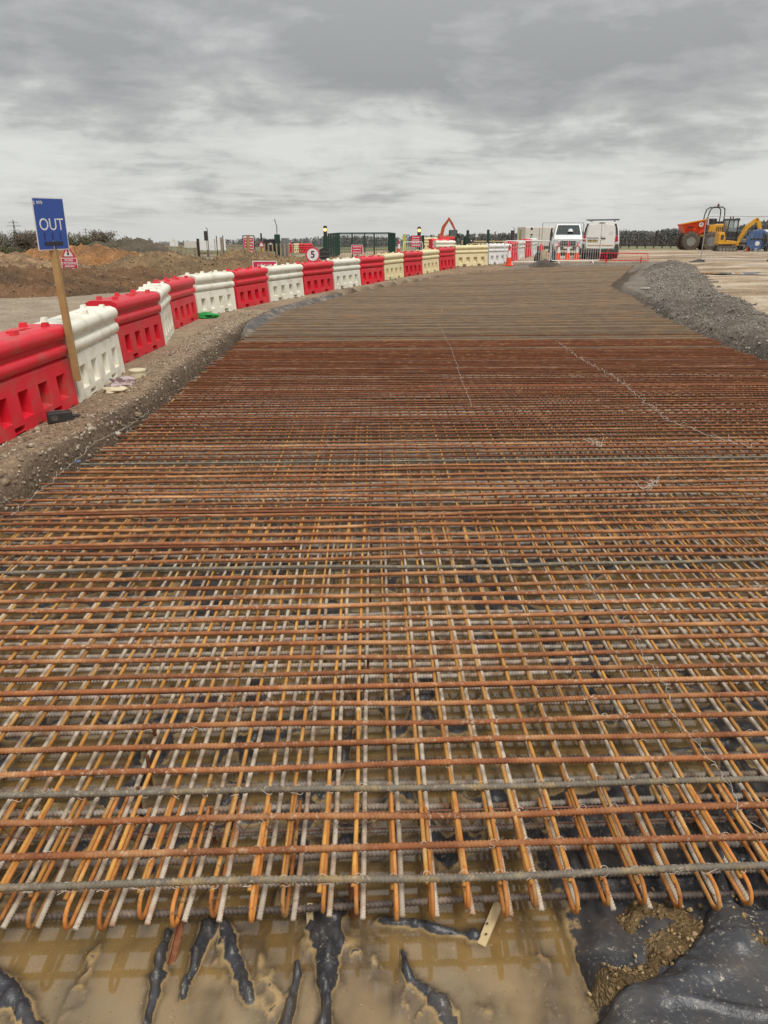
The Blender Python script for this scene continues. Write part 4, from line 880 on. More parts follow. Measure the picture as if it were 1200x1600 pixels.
# ------------------------------------------------------------------ signs, signals and fences in the middle distance
def post_sign(name, label, u, vt, vb, wpx, Y, face, border=None, lines=None, post=True, postm='greywood', rz=0, cat='sign', texts=None, dark=None):
    a = at_y(u, vt, Y); b = at_y(u, vb, Y); g = Gz(a.x, Y); t = thing(name, label, cat, (a.x, Y, g), rz); w_ = wpx*Y/1250; h = a.z-b.z; zc_ = (a.z+b.z)/2-g
    MB().box((0, 0, zc_), (w_, .02, h)).build('sign_panel', border or face, t)
    if border: MB().box((0, -.012, zc_), (w_*.93, .006, h-w_*.07)).build('sign_face', face, t)
    if lines:
        for i in range(lines):
            mb = MB(); zz = zc_+h*(.5-(i+.75)/(lines+.5)); r = random.Random(i+int(u)); x = -w_*.36
            while x < w_*.34:
                l = r.uniform(.05, .12)*w_; mb.box((x+l/2, -.018, zz), (l, .004, h*.09)); x += l+w_*.03
            mb.build('print_line', 'signwhite', t)
    if texts:
        for s_, size, dz in texts: text_part(s_, size, 'signwhite', t, (0, -.018, zc_+dz), .002)
    if post: MB().box((0, .035, (zc_+h*.3)/2), (.07, .045, zc_+h*.3)).build('post', postm, t)
    return t, g, w_, h, zc_
def tri_sign(t, z0, w_, m='signred', y=0):
    h = w_*.87; MB().prism([(-w_/2, z0), (w_/2, z0), (0, z0+h)], y-.01, y+.01).build('warning_triangle', m, t)
    k = .30; MB().prism([(-w_/2*(1-k*1.1), z0+h*.10), (w_/2*(1-k*1.1), z0+h*.10), (0, z0+h*.76)], y-.016, y-.0105).build('triangle_face', 'signwhite', t)
t, g, w_, h, zc_ = post_sign('crossing_sign', 'red sign ROAD CROSSING AHEAD under a traffic light warning triangle', 107.5, 403, 420, 25, 30, 'signred', 'signwhite', post=True, postm='palewood')
for i, s_ in enumerate(('ROAD', 'CROSSING', 'AHEAD')): text_part(s_, .115, 'signwhite', t, (0, -.018, zc_+.11-i*.105), .002, bold=.002)
tri_sign(t, zc_+h/2+.01, w_*.92)
MB().box((0, -.018, zc_+h/2+.2), (.075, .004, .20)).build('signal_symbol', 'black', t)
for i, c_ in enumerate(('lightred', 'yellow', 'darkgreen')): MB().lathe([(.024, -.003), (.024, .002)], 10, 'Y', (0, -.021, zc_+h/2+.26-i*.058)).build('signal_dot', c_, t)
post_sign('heavy_sign', 'dark red board reading HEAVY behind the white barrier', 413.5, 407.5, 428, 39, 27.8, 'signred', 'signwhite', texts=[('HEAVY', .17, .055)], postm='timber')
# round 5 sign and the black back of its neighbour
def round_sign(name, label, u, vc, rpx, Y, rz, front=True):
    q = at_y(u, vc, Y); g = Gz(q.x, Y); r = rpx*Y/1250; t = thing(name, label, 'sign', (q.x, Y, g), rz); z = q.z-g
    if front:
        MB().lathe([(r, -.01), (r, .012)], 32, 'Y', (0, 0, z)).build('red_disc', 'signred', t); MB().lathe([(r*.80, -.015), (r*.80, -.0105)], 32, 'Y', (0, 0, z)).build('white_disc', 'signwhite', t)
        text_part('5', r*1.25, 'black', t, (0, -.018, z), .002, bold=.008)
    else:
        MB().lathe([(r, -.01), (r, .012)], 8, 'Y', (0, 0, z)).build('sign_back', 'black', t); MB().box((0, -.02, z+r*.3), (r*1.7, .02, .04)).build('back_rail', 'tyre', t); MB().box((0, -.02, z-r*.35), (r*1.7, .02, .04)).build('back_rail', 'tyre', t)
    MB().box((0, .04, z*.5), (.05, .05, z)).build('post', 'galv' if front else 'black', t); return t
round_sign('speed_sign', 'round red-ringed speed limit sign with the number 5', 488.5, 398, 11.5, 27.9, .25)
round_sign('sign_back', 'black back of a round sign just beyond the five sign', 506.5, 397, 10, 29.5, .2, False)
# red boards with post in front
t, g, w_, h, zc_ = post_sign('red_notice_boards', 'pair of red notice boards in black frame behind a tall timber post', 388, 371, 396, 16, 44, 'signred', 'signwhite', lines=5, post=False)
for s_ in (-1, 1): MB().box((s_*w_*.55, .05, (zc_+h*.6)/2), (.05, .05, zc_+h*.6)).build('frame_post', 'black', t)
MB().box((0, .05, zc_+h*.6), (w_*1.15, .04, .05)).build('frame_rail', 'black', t); MB().box((0, -.1, (zc_+h*.66)/2), (.14, .1, zc_+h*.66)).build('timber_post', 'timber', t)
# warning triangle on yellow post
q = at_y(409, 388, 42); g = Gz(q.x, 42); t = thing('triangle_sign', 'red warning triangle on a yellow post', 'sign', (q.x, 42, g)); zt = at_y(409, 384, 42).z-g
MB().box((.06, 0, zt/2), (.10, .07, zt)).build('post', 'yellow', t); tri_sign(t, zt-.05, .34, y=-.05)
# signal heads
def signal(u, vt, vb, Y, label, lamp=False, group=None, wpx=5):
    a = at_y(u, vt, Y); b = at_y(u, vb, Y); g = Gz(a.x, Y); t = thing('traffic_signal', label, 'traffic light', (a.x, Y, g), 0, group); w_ = wpx*Y/1250; h = a.z-b.z; zt = a.z-g
    MB().box((0, 0, zt-h/2), (w_, w_*.8, h)).build('signal_head', 'black', t, bevel=.01); MB().tube([(w_*.55, .02, 0), (w_*.55, .02, zt+.12), (w_*.1, .02, zt+.2)], .03, 6).build('pole', 'grey', t)
    for i in range(3): MB().lathe([(w_*.3, -.01), (w_*.3, 0)], 10, 'Y', (0, -w_*.4, zt-h*(.2+.3*i))).build('lens', 'tyre', t)
    return t
signal(321, 361, 376, 46, 'black traffic signal head above the site fence on a thin pole'); signal(801, 360, 375, 60, 'black traffic signal beside the cream cabin')
def beacon_post(u, vt, vb, Y, label, wpx=7):
    a = at_y(u, vt, Y); g = Gz(a.x, Y); t = thing('beacon_post', label, 'beacon post', (a.x, Y, g)); zt = a.z-g; w_ = wpx*Y/1250; zl = at_y(u, vt+6, Y).z-g; z2 = at_y(u, vt+16, Y).z-g
    MB().box((0, 0, z2/2), (w_, .22, z2)).build('post', 'darkgreen', t); MB().box((0, 0, (z2+zl+.2)/2), (w_*.75, .2, zl+.2-z2)).build('lamp_housing', 'black', t)
    MB().lathe([(w_*.3, -.03), (w_*.3, 0)], 12, 'Y', (0, -.1, zl)).build('amber_lamp', 'amber', t); MB().tube([(0, 0, zl+.2), (-.02, 0, zt)], .05, 6).build('cap', 'black', t)
beacon_post(508, 353, 400, 44, 'green post with a lit amber lamp at the corner of the mesh enclosure'); beacon_post(655, 354, 400, 50, 'green post with a lit amber lamp beside the red board')
def plain_post(name, label, u, vt, Y, wpx, m, cat='post', top=None):
    a = at_y(u, vt, Y); g = Gz(a.x, Y); t = thing(name, label, cat, (a.x, Y, g)); w_ = wpx*Y/1250; h = a.z-g
    MB().box((0, 0, h/2), (w_, w_, h)).build('shaft', m, t); MB().box((0, 0, h+.02), (w_*1.08, w_*1.08, .05)).build('cap', m, t)
    if top: MB().tube([(0, 0, h), (0, 0, h+top)], .03, 6).build('finial', 'grey', t)
    return t
plain_post('gate_post', 'dark green gate post standing next to the amber lamp post', 661, 369, 50.4, 4, 'darkgreen'); plain_post('gate_post', 'tall green gate post with a spike left of the timber fence', 731, 361, 56, 4, 'darkgreen', top=.1)
plain_post('gate_post', 'short wide green gate post beside the spiked one', 727, 371, 56.6, 6, 'darkgreen'); plain_post('gate_post', 'lone dark green post in front of the timber fence', 763, 360, 52, 3.6, 'darkgreen')
# dark green structure with mast
q = at_y(432, 395, 52); g = Gz(q.x, 52); t = thing('control_cabinet', 'dark green cabinet and mast behind a picket gate', 'cabinet', (q.x, 52, g)); zt = at_y(432, 372, 52).z-g
MB().box((-.35, 0, zt-.45), (.95, .1, .75)).build('dark_panel', 'black', t); MB().box((.12, -.2, zt*.5+.1), (.34, .3, zt+.25)).build('cabinet', 'darkgreen', t); MB().box((.6, .1, zt*.5), (.5, .3, zt)).build('side_cabinet', 'grey', t)
MB().tube([(.05, 0, 0), (.1, 0, zt+.7), (-.02, 0, zt+1.15)], .035, 6).build('mast', 'grey', t); MB().box((-.95, 0, zt*.5+.15), (.1, .1, zt+.3)).build('post', 'black', t)
MB().box((-.35, -.06, zt-.35), (.12, .01, .12)).build('label_plate', 'signwhite', t)
for i in range(9): MB().box((-.95+i*.26, -.5, .55), (.09, .03, 1.1)).build('picket', 'greywood', t)
# green mesh enclosure
def mesh_panel(t, a, b, z0, h, m='darkgreen', step=.22):
    a = Vector(a); b = Vector(b); d = b-a; n = max(2, int(d.length/step)); mb = MB()
    for i in range(n+1): p = a+d*i/n; mb.bar((p.x, p.y, z0), (p.x, p.y, z0+h), .011, .011)
    for k in range(8): mb.bar((a.x, a.y, z0+h*(.05+.9*k/7)), (b.x, b.y, z0+h*(.05+.9*k/7)), .012, .012)
    stuff(mb.build('wire_mesh', m, t))
q0 = at_y(513, 365, 47); q1 = at_y(617, 363, 52); q2 = at_y(607, 366, 62); q3 = at_y(530, 367, 58); g = Gz(q0.x, 47)
t = thing('mesh_enclosure', 'dark green welded mesh fence enclosure', 'fence', (0, 0, 0)); cs = [q0, q1, q2, q3]
for a, b in zip(cs, cs[1:]+cs[:1]):
    n_ = max(1, round((b-a).length/2.2))
    for i in range(n_):
        p0 = a.lerp(b, i/n_); p1 = a.lerp(b, (i+1)/n_); g0 = Gz(p0.x, p0.y)-.05; zt = 1.97
        MB().box((p0.x, p0.y, (g0+zt)/2), (.09, .09, zt-g0)).build('fence_post', 'darkgreen', t); mesh_panel(t, (p0.x, p0.y), (p1.x, p1.y), g0+.08, zt-g0-.1); MB().bar((p0.x, p0.y, zt-.03), (p1.x, p1.y, zt-.03), .05, .05).build('top_rail', 'darkgreen', t)
post_sign('red_notice', 'small red notice board in front of the green mesh enclosure', 558, 382.5, 397, 18, 42, 'signred', 'signwhite', lines=3)
post_sign('red_board', 'tall red notice board beside the amber lamp post', 649.5, 368, 386, 15, 47, 'signred', None, lines=4)
plain_post('yellow_marker', 'leaning yellow-green marker board near the blue round sign', 632, 367, 60, 5, 'yellowgreen', 'marker')
q = at_y(637.5, 369.5, 58); g = Gz(q.x, 58); t = thing('direction_sign', 'small round blue and white sign on a post', 'sign', (q.x, 58, g)); MB().lathe([(.14, -.01), (.14, .01)], 20, 'Y', (0, 0, q.z-g)).build('blue_disc', 'signblue', t); MB().lathe([(.07, -.014), (.07, -.0105)], 16, 'Y', (0, 0, q.z-g)).build('white_symbol', 'signwhite', t); MB().box((0, .04, (q.z-g)/2), (.05, .05, q.z-g)).build('post', 'galv', t)
q = at_y(745, 368, 85); g = Gz(q.x, 85); t = thing('white_triangle_sign', 'small pale triangular sign beyond the timber fence', 'sign', (q.x, 85, g)); tri_sign(t, q.z-g-.15, .4, 'signwhite'); MB().box((0, .03, (q.z-g)/2), (.06, .05, q.z-g)).build('post', 'greywood', t)
q = at_y(736, 376, 57.5); g = Gz(q.x, 57.5); t = thing('black_box_sign', 'black box with a pale mark fixed behind the spiked gate post', 'sign', (q.x, 57.5, g)); z = q.z-g; MB().box((0, 0, z), (.36, .1, .3)).build('box', 'black', t); MB().box((.02, -.055, z), (.1, .01, .09)).build('pale_mark', 'signwhite', t); MB().box((0, .03, z/2), (.06, .05, z)).build('post', 'black', t)
# white site boards on the left
def board(u, vt, vb, wpx, Y, label, m='white'):
    t, g, w_, h, zc_ = post_sign('site_board', label, u, vt, vb, wpx, Y, m, None, post=False)
    for s_ in (-1, 1): MB().box((s_*w_*.42, .05, (zc_+h*.45)/2), (.08, .06, zc_+h*.45)).build('leg', 'greywood', t)
    return t, g, w_, h, zc_
board(233, 382, 389, 5, 55, 'narrow white board on the timber fence'); t, g, w_, h, zc_ = board(271.5, 377, 385, 13, 58, 'white board with a pale triangle on top'); tri_sign(t, zc_+h/2, .28, 'cement')
board(297, 377, 387, 19, 56, 'plain cream hoarding board at the timber fence', 'cream')
t, g, w_, h, zc_ = board(331, 373.5, 391, 42, 60, 'long white site cabin wall behind the signal pole')
for k_ in (-.2, .1, .38): MB().box((w_*k_, -.02, zc_+.02), (.035, .02, h)).build('panel_joint', 'grey', t)
plain_post('dark_post', 'dark narrow post between the cream hoarding and white cabin wall', 309, 374, 57, 3.5, 'black')
for u, v in ((338, 370), (345, 372), (348, 369)): plain_post('thin_post', 'thin dark post in front of the long white cabin wall' if u != 345 else 'thicker weathered timber post between two thin dark posts', u, v, 50, 1.2 if u != 345 else 2.8, 'greywood' if u == 345 else 'black', 'post')['group'] = 'thin posts by the cabin wall' if u != 345 else 'timber post by the cabin wall'
# timber post and rail fences
def rail_fence(label, u0, u1, v, Y0, Y1, n, zrails, h, m='greywood'):
    a = at_y(u0, v, Y0); b = at_y(u1, v, Y1); t = thing('timber_fence', label, 'fence', (0, 0, 0)); pts = []
    for i in range(n+1):
        p = a.lerp(b, i/n); g = Gz(p.x, p.y); pts.append((p.x, p.y, g)); MB().box((p.x, p.y, g+h/2-.05), (.13, .13, h+.1)).build('fence_post', m, t)
    for p, q in zip(pts, pts[1:]):
        for z in zrails: MB().bar((p[0], p[1]-.08, p[2]+z), (q[0], q[1]-.08, q[2]+z), .035, .11).build('rail', m, t)
rail_fence('pale timber post and rail fence beyond the soil heaps', 196, 385, 390, 58, 62, 9, (.28, .54, .80), .9)
rail_fence('timber post and rail fence behind the lone green post', 722, 868, 385, 84, 84, 9, (.28, .52, .76), .85, 'palewood')
rail_fence('weathered field fence beyond the parked van', 970, 1075, 385, 100, 96, 8, (.45, .95), 1.15, 'bark')
q = at_y(220, 396, 54); t = thing('white_rail', 'long low white rail lying before the timber fence', 'rail', (q.x, 54, Gz(q.x, 54))); 
for x in (-1, 0, 1): MB().box((x*.8, 0, .18), (.07, .07, .36)).build('foot', 'greywood', t)
MB().box((0, -.05, .36), (2.2, .04, .13)).build('plank', 'white', t)
# far row of red and white barriers beyond the gate, distant van
for u, m_ in ((459, 'redplastic'), (466.5, 'creamplastic'), (474, 'redplastic'), (481, 'redplastic')):
    a = at_y(u-4, 386, 88); b = at_y(u+4, 386, 88); barrier(m_, (a.x-.35, 88), (b.x+.35, 88.2), ('red' if m_[0] == 'r' else 'cream')+' barrier in the short far row beyond the mesh enclosure', 'far row barriers '+('red' if m_[0] == 'r' else 'cream')).scale.x = .5
for u, v, Y, m_, lab in ((672, 385, 60, 'creamplastic', 'cream barrier standing alone beyond the red board'), (689, 390, 53, 'redplastic', 'red barrier near the excavator with a white one before it'), (700, 383, 66, 'redplastic', 'red barrier furthest back below the excavator'), (697, 396, 48, 'whiteplastic', 'white barrier turned aside in front of the red ones')):
    q = at_y(u, v, Y); barrier(m_, (q.x-.6, Y), (q.x+.6, Y+.5), lab)
# pedestrian fences
def ped_fence(name, label, a, b, h, m, tilt=None, group=None):
    a = Vector(a); b = Vector(b); d = b-a; L = d.length; t = thing(name, label, 'pedestrian fence', (a.x, a.y, a.z), math.atan2(d.y, d.x), group); r = .12; z0 = .12
    pts = []
    for cx, cz, s0 in ((L-r, z0+r, -90), (L-r, h-r, 0), (r, h-r, 90), (r, z0+r, 180)):
        for k_ in range(5): aa = R(s0+k_*22.5); pts.append((cx+r*math.cos(aa), 0, cz+r*math.sin(aa)))
    MB().tube(pts, .022, 6, closed=True).build('frame', m, t, 60)
    mb = MB(); n = int(L/.12)
    for i in range(1, n): x = L*i/n; mb.tube([(x, 0, z0), (x, 0, h)], .007, 4)
    stuff(mb.build('infill_bars', m, t))
    for x in (L*.15, L*.85): MB().tube([(x, -.25, -.02), (x, -.2, .03), (x, 0, z0), (x, .2, .03), (x, .25, -.02)], .02, 6).build('foot', m, t, 60)
    if tilt: t.rotation_euler.x = tilt
    return t
def fence_px(label, u0, u1, v0, v1, Y0, Y1, h, m):
    a = at_y(u0, v0, Y0); b = at_y(u1, v1, Y1); za = Gz(a.x, Y0); zb = Gz(b.x, Y1); return ped_fence('pedestrian_fence', label, (a.x, Y0, (za+zb)/2), (b.x, Y1, (za+zb)/2), h, m)
fence_px('white tubular pedestrian fence in front of the receding barriers', 787, 858, 414, 413, 40.0, 40.6, 1.14, 'white'); fence_px('white tubular pedestrian fence in front of the traffic cones', 860, 936, 412, 411, 40.7, 40.9, 1.16, 'white')
f_ = fence_px('red tubular pedestrian fence tipped over flat beside the van', 936, 1013, 411, 409, 40.0, 39.4, 1.1, 'redplastic'); f_.rotation_euler.x = R(-71); f_.location.z += .10
f_ = fence_px('white tubular pedestrian fence below the tall red board', 630, 660, 396, 396, 43, 43.5, 1.1, 'white')
q = at_y(949, 400, 41); t = thing('red_lath', 'red plastic lath leaning against the van bumper', 'lath', (q.x, 41.2, Gz(q.x, 41.2))); MB().bar((0, 0, 0), (.08, .1, .62), .04, .02).build('lath', 'redplastic', t)
# cones
cone_p = None
def cone(u, Y, h, label, group=None):
    global cone_p
    q = at_y(u, 400, Y)
    if cone_p is None:
        t = thing('traffic_cone', label, 'traffic cone'); MB().box((0, 0, .025), (.42, .42, .05)).build('base', 'orangered', t, bevel=.02)
        rr_ = lambda z: .155-.125*z
        for nm, z0, z1, m_ in (('lower_band', .05, .40, 'orangered'), ('white_band', .40, .72, 'signwhite'), ('upper_band', .72, 1.0, 'redplastic')): MB().lathe([(rr_(z0), z0), (rr_(z1), z1)], 18).build(nm, m_, t, 40)
        cone_p = t
    else: t = copy_tree(cone_p)
    t.location = (q.x, Y, Gz(q.x, Y)); t.scale = (h, h, h); t.rotation_euler.z = random.uniform(0, 1); tag(t, label, 'traffic cone', group); return t
cone(795.5, 39.6, 1.0, 'red and white traffic cone in front of the first pedestrian fence')
for u in (872, 887, 901): cone(u, 43.6, .92, 'red and white traffic cone behind the second pedestrian fence', 'three cones behind the fence')
cone(1167.5, 58, .95, 'red and white cone between the trailer and the blue drum')
cone(623, 54, .9, 'small red cone at the corner of the mesh enclosure')

# ------------------------------------------------------------------ parked vehicles
def wheel(t, c, r, w_, tm='tyre', axis='X', lugs=0, rimr=.58):
    wo_ = obj('wheel', None, t, c); wo_.empty_display_size = .05
    MB().lathe([(r*.55, -w_/2), (r*.92, -w_/2), (r, -w_*.36), (r, w_*.36), (r*.92, w_/2), (r*.55, w_/2)], 24, axis).build('tyre', tm, wo_, 40)
    MB().lathe([(r*rimr, -w_*.52), (r*rimr*.95, -w_*.3), (r*.2, -w_*.36), (r*.2, w_*.36), (r*rimr*.95, w_*.3), (r*rimr, w_*.52)], 20, axis).build('rim', 'rim', wo_, 40)
    if lugs:
        mb = MB()
        for i in range(lugs):
            for s_ in (-1, 1):
                a = 2*math.pi*(i+.5*(s_ > 0))/lugs; p = (s_*w_*.22, math.cos(a)*r, math.sin(a)*r); rot = Matrix.Rotation(a, 3, 'X') @ Matrix.Rotation(s_*.6, 3, 'Y')
                if axis == 'Y': p = (p[1], p[0], p[2]); rot = Matrix.Rotation(-a, 3, 'Y') @ Matrix.Rotation(s_*.6, 3, 'Z'); mb.box(p, (r*.10, w_*.5, r*.12), rot)
                else: mb.box(p, (w_*.5, r*.10, r*.12), rot)
        stuff(mb.build('tread_lugs', tm, wo_))
def section(y, prof): return [(x, y, z) for x, z in prof]+[(-x, y, z) for x, z in reversed(prof)]
# white panel van, rear doors towards the camera
q = at_y(942, 400, 43.2); g = Gz(q.x, 43.2); t = thing('parked_van', 'white panel van seen from behind with roof bars and yellow plate', 'van', (q.x-.22, 43.2, g-.01), R(-17))
P0 = [(.78, .34), (.93, .45), (.965, .85), (.93, 1.15), (.86, 1.62), (.76, 1.86), (.55, 1.93)]
sc_ = lambda k, dz=0, dw=1: [(x*dw, z*k+dz) for x, z in P0]
MB().loft([section(.03, sc_(1, 0, .985)), section(.16, P0), section(3.6, P0), section(4.2, [(.78, .34), (.93, .45), (.95, .8), (.9, 1.05), (.8, 1.45), (.68, 1.6), (.5, 1.64)]), section(4.95, [(.7, .36), (.8, .45), (.82, .7), (.74, .92), (.6, .98), (.5, 1.0), (.4, 1.0)])]).build('body', 'vanwhite', t, 35, bevel=.02)
for s_ in (-1, 1):
    MB().prism([(s_*.012, .56), (s_*.70, .58), (s_*.765, .72), (s_*.755, 1.15), (s_*.70, 1.62), (s_*.62, 1.80), (s_*.012, 1.83)], -.012, .05).build('rear_door', 'vanwhite', t, bevel=.012)
    MB().prism([(s_*.775, .92), (s_*.925, .95), (s_*.90, 1.2), (s_*.785, 1.24)], -.03, .1).build('tail_light', 'lightred', t, bevel=.01); MB().prism([(s_*.78, .80), (s_*.93, .82), (s_*.925, .94), (s_*.78, .91)], -.028, .1).build('reversing_light', 'lens', t)
    MB().prism([(s_*.80, 1.26), (s_*.895, 1.24), (s_*.84, 1.62), (s_*.745, 1.66)], -.005, .12).build('pillar_trim', 'black', t); MB().prism([(s_*.73, 1.68), (s_*.825, 1.66), (s_*.755, 1.84), (s_*.67, 1.84)], -.005, .1).build('upper_pillar_trim', 'black', t)
    MB().prism([(s_*.77, .36), (s_*.95, .40), (s_*.965, .80), (s_*.79, .76)], -.02, .2).build('bumper_corner', 'tyre', t)
    wheel(t, (s_*.86, .95, .32), .33, .22); wheel(t, (s_*.86, 4.1, .32), .33, .22)
MB().box((0, .02, .44), (1.72, .16, .22)).build('rear_bumper', 'tyre', t, bevel=.03); MB().box((0, .25, .24), (1.5, .3, .25)).build('underbody', 'black', t)
MB().box((-.40, -.02, .99), (.56, .02, .16)).build('number_plate', 'plate', t); MB().box((-.40, -.022, 1.10), (.62, .03, .05)).build('plate_lamp', 'black', t)
for i in range(6): MB().box((-.60+i*.075+(.03 if i > 2 else 0), -.032, .985), (.04, .004, .09)).build('plate_character', 'black', t)
MB().box((.14, -.03, 1.10), (.24, .03, .055)).build('door_handle', 'black', t); MB().box((.06, -.02, 1.2), (.03, .02, .05)).build('lock', 'grey', t); MB().box((0, -.016, 1.0-.27), (1.38, .01, .05)).build('stripe', 'tan', t)
for y in (.35, 1.6, 2.9):
    MB().tube([(-.86, y, 2.03), (.86, y, 2.05)], .026, 6).build('roof_bar', 'black', t)
    for s_ in (-1, 1): MB().box((s_*.62, y, 1.965), (.05, .06, .13)).build('bar_foot', 'grey', t)
MB().box((.02, .02, 1.885), (.3, .05, .03)).build('brake_light', 'tyre', t)
# white pickup front
q = at_y(886, 400, 49); g = Gz(q.x, 49); t = thing('parked_pickup', 'white van facing the camera with white hard hat behind the windscreen', 'van', (q.x, 49, g-.01), R(-11))
PF = [(.72, .35), (.86, .45), (.88, .75), (.84, .98), (.7, 1.06)]
MB().loft([section(0, [(.68, .34), (.8, .44), (.82, .7), (.76, .92), (.6, .98)]), section(.25, PF), section(.95, [(.72, .35), (.88, .45), (.9, .8), (.88, 1.05), (.74, 1.14)])]).build('bonnet', 'white', t, 35, bevel=.02)
PC = [(.74, .35), (.9, .45), (.9, .85), (.88, 1.1), (.74, 1.72)]
MB().loft([section(.96, [(.74, .35), (.9, .45), (.9, .85), (.88, 1.1), (.85, 1.16)]), section(1.75, [(.74, .35), (.9, .45), (.9, .85), (.88, 1.1), (.72, 1.80)]), section(2.6, [(.74, .35), (.9, .45), (.9, .85), (.88, 1.1), (.72, 1.84)]), section(4.9, [(.74, .35), (.9, .45), (.9, .85), (.88, 1.1), (.74, 1.8)])]).build('cab', 'white', t, 35, bevel=.02)
def lerp3(a, b, k): return tuple(a[i]+(b[i]-a[i])*k for i in range(3))
MB().quad((-.76, .985, 1.215), (.76, .985, 1.215), (.64, 1.66, 1.765), (-.64, 1.66, 1.765)).build('windscreen', 'glass', t)
MB().lathe([(.16, 0), (.16, .02), (.14, .10), (.08, .16), (.01, .17)], 14, 'Z', (.12, 1.08, 1.38)).build('hard_hat', 'signwhite', t, 40)
MB().box((0, -.02, .72), (.95, .06, .26)).build('grille', 'black', t, bevel=.02); MB().box((0, -.03, .42), (1.5, .12, .24)).build('bumper', 'tyre', t, bevel=.03); MB().box((0, -.06, .72), (.9, .02, .03)).build('grille_bar', 'galv', t); MB().lathe([(.055, -.09), (.055, -.05)], 14, 'Y', (0, 0, .76)).build('badge', 'galv', t); MB().box((0, -.1, .46), (.5, .02, .11)).build('number_plate', 'signwhite', t)
for s_ in (-1, 1):
    MB().prism([(s_*.5, .70), (s_*.79, .72), (s_*.80, .93), (s_*.52, .86)], -.01, .15).build('headlight', 'lens', t, bevel=.01); MB().box((s_*1.02, 1.25, 1.2), (.18, .1, .28)).build('mirror', 'black', t, bevel=.03)
    MB().quad((s_*.905, 1.35, 1.12), (s_*.905, 2.3, 1.12), (s_*.79, 2.25, 1.66), (s_*.80, 1.75, 1.66)).build('side_window', 'glass', t); wheel(t, (s_*.8, .75, .34), .35, .24); wheel(t, (s_*.8, 3.9, .34), .35, .24)
# towable cabin
q = at_y(819, 390, 55); g = Gz(q.x, 55); t = thing('welfare_cabin', 'cream towable site cabin with green stripe on its end', 'cabin', (q.x, 55, g), R(5)); zt = at_y(822, 354.5, 55).z-g
MB().box((1.75, 1.1, .42+(zt-.42)/2), (3.5, 2.2, zt-.42)).build('cabin_body', 'cream', t, bevel=.04); MB().box((1.75, 1.1, .33), (3.3, 1.9, .16)).build('chassis', 'black', t)
MB().box((-.004, 1.35, zt*.62), (.01, .5, zt*.55)).build('green_stripe', 'limegreen', t)
for x in (1.0, 1.9, 2.7): MB().box((x, -.006, .42+(zt-.42)/2), (.03, .012, zt-.5)).build('panel_joint', 'grey', t)
for k_, s_ in ((.93, .16), (.70, .10), (.60, .08), (.5, .1), (.4, .12)): MB().box((.45+.02*math.sin(k_*40), -.008, zt*k_), (.13, .012, s_)).build('dark_marking', 'black', t)
MB().box((2.35, -.008, zt*.86), (.12, .012, .14)).build('dark_marking', 'black', t); MB().box((2.85, -.008, zt*.62), (.3, .012, .3)).build('window', 'tan', t)
for x in (1.2, 2.2): wheel(t, (x, .12, .3), .3, .2, axis='Y')
# open security fence panel by the vehicles
def heras(name, label, a, b, h, group=None, foot=True):
    a = Vector(a); b = Vector(b); d = b-a; L = d.length; t = thing(name, label, 'fence panel', a, math.atan2(d.y, d.x), group); r = .1
    pts = [(0, 0, 0), (0, 0, h-r)]+[(r-r*math.cos(R(k*22.5)), 0, h-r+r*math.sin(R(k*22.5))) for k in range(1, 5)]+[(L-r+r*math.sin(R(k*22.5)), 0, h-r+r*math.cos(R(k*22.5))) for k in range(5)]+[(L, 0, 0)]
    MB().tube(pts, .021, 6).build('frame', 'galv' if foot else 'grey', t, 60); MB().tube([(0, 0, .12), (L, 0, .12)], .018, 6).build('bottom_rail', 'galv', t)
    mb = MB(); n = int(L/.18)
    for i in range(1, n): mb.tube([(L*i/n, 0, .12), (L*i/n, 0, h)], .0022, 3, caps=False)
    for k in range(1, 6): mb.tube([(0, 0, .12+(h-.12)*k/6), (L, 0, .12+(h-.12)*k/6)], .0022, 3, caps=False)
    stuff(mb.build('wire_mesh', 'galv', t))
    for x in (0, L): MB().box((x, 0, .05), (.22, .6, .13)).build('rubber_foot', 'black', t, bevel=.03)
    return t
a = at_y(846, 405, 44); b = at_y(909, 405, 44.4); za = Gz(a.x, 44); heras('security_panel', 'grey security fence panel standing in front of the van windscreen', (a.x, 44.3, za), (b.x, 44.6, za), 1.95)
q = at_y(857, 405, 42.4); t = thing('black_pole', 'black pole leaning between the cabin and the van', 'pole', (q.x-.03, 42.4, Gz(q.x, 42.4))); MB().tube([(0, 0, 0), (.12, .15, 1.65)], .045, 8).build('pole', 'black', t)
a = at_y(1095, 404, 39.5); za = Gz(a.x, a.y); zt = at_y(1097, 338, 39.5).z
heras('security_panel', 'tall security fence panel on black rubber feet crossing in front of the dumper', (a.x, 39.5, za), (a.x+3.45, 39.3, za+.02), zt-za)
heap('foot_pile', 'small dark mound of grit round the fence foot', [(a.x-.2, 39.4, za+.10)], [.8], ((.07, .06, .05), (.1, .085, .07)), 'gravelbank', .08, .03, 'gravel heap')
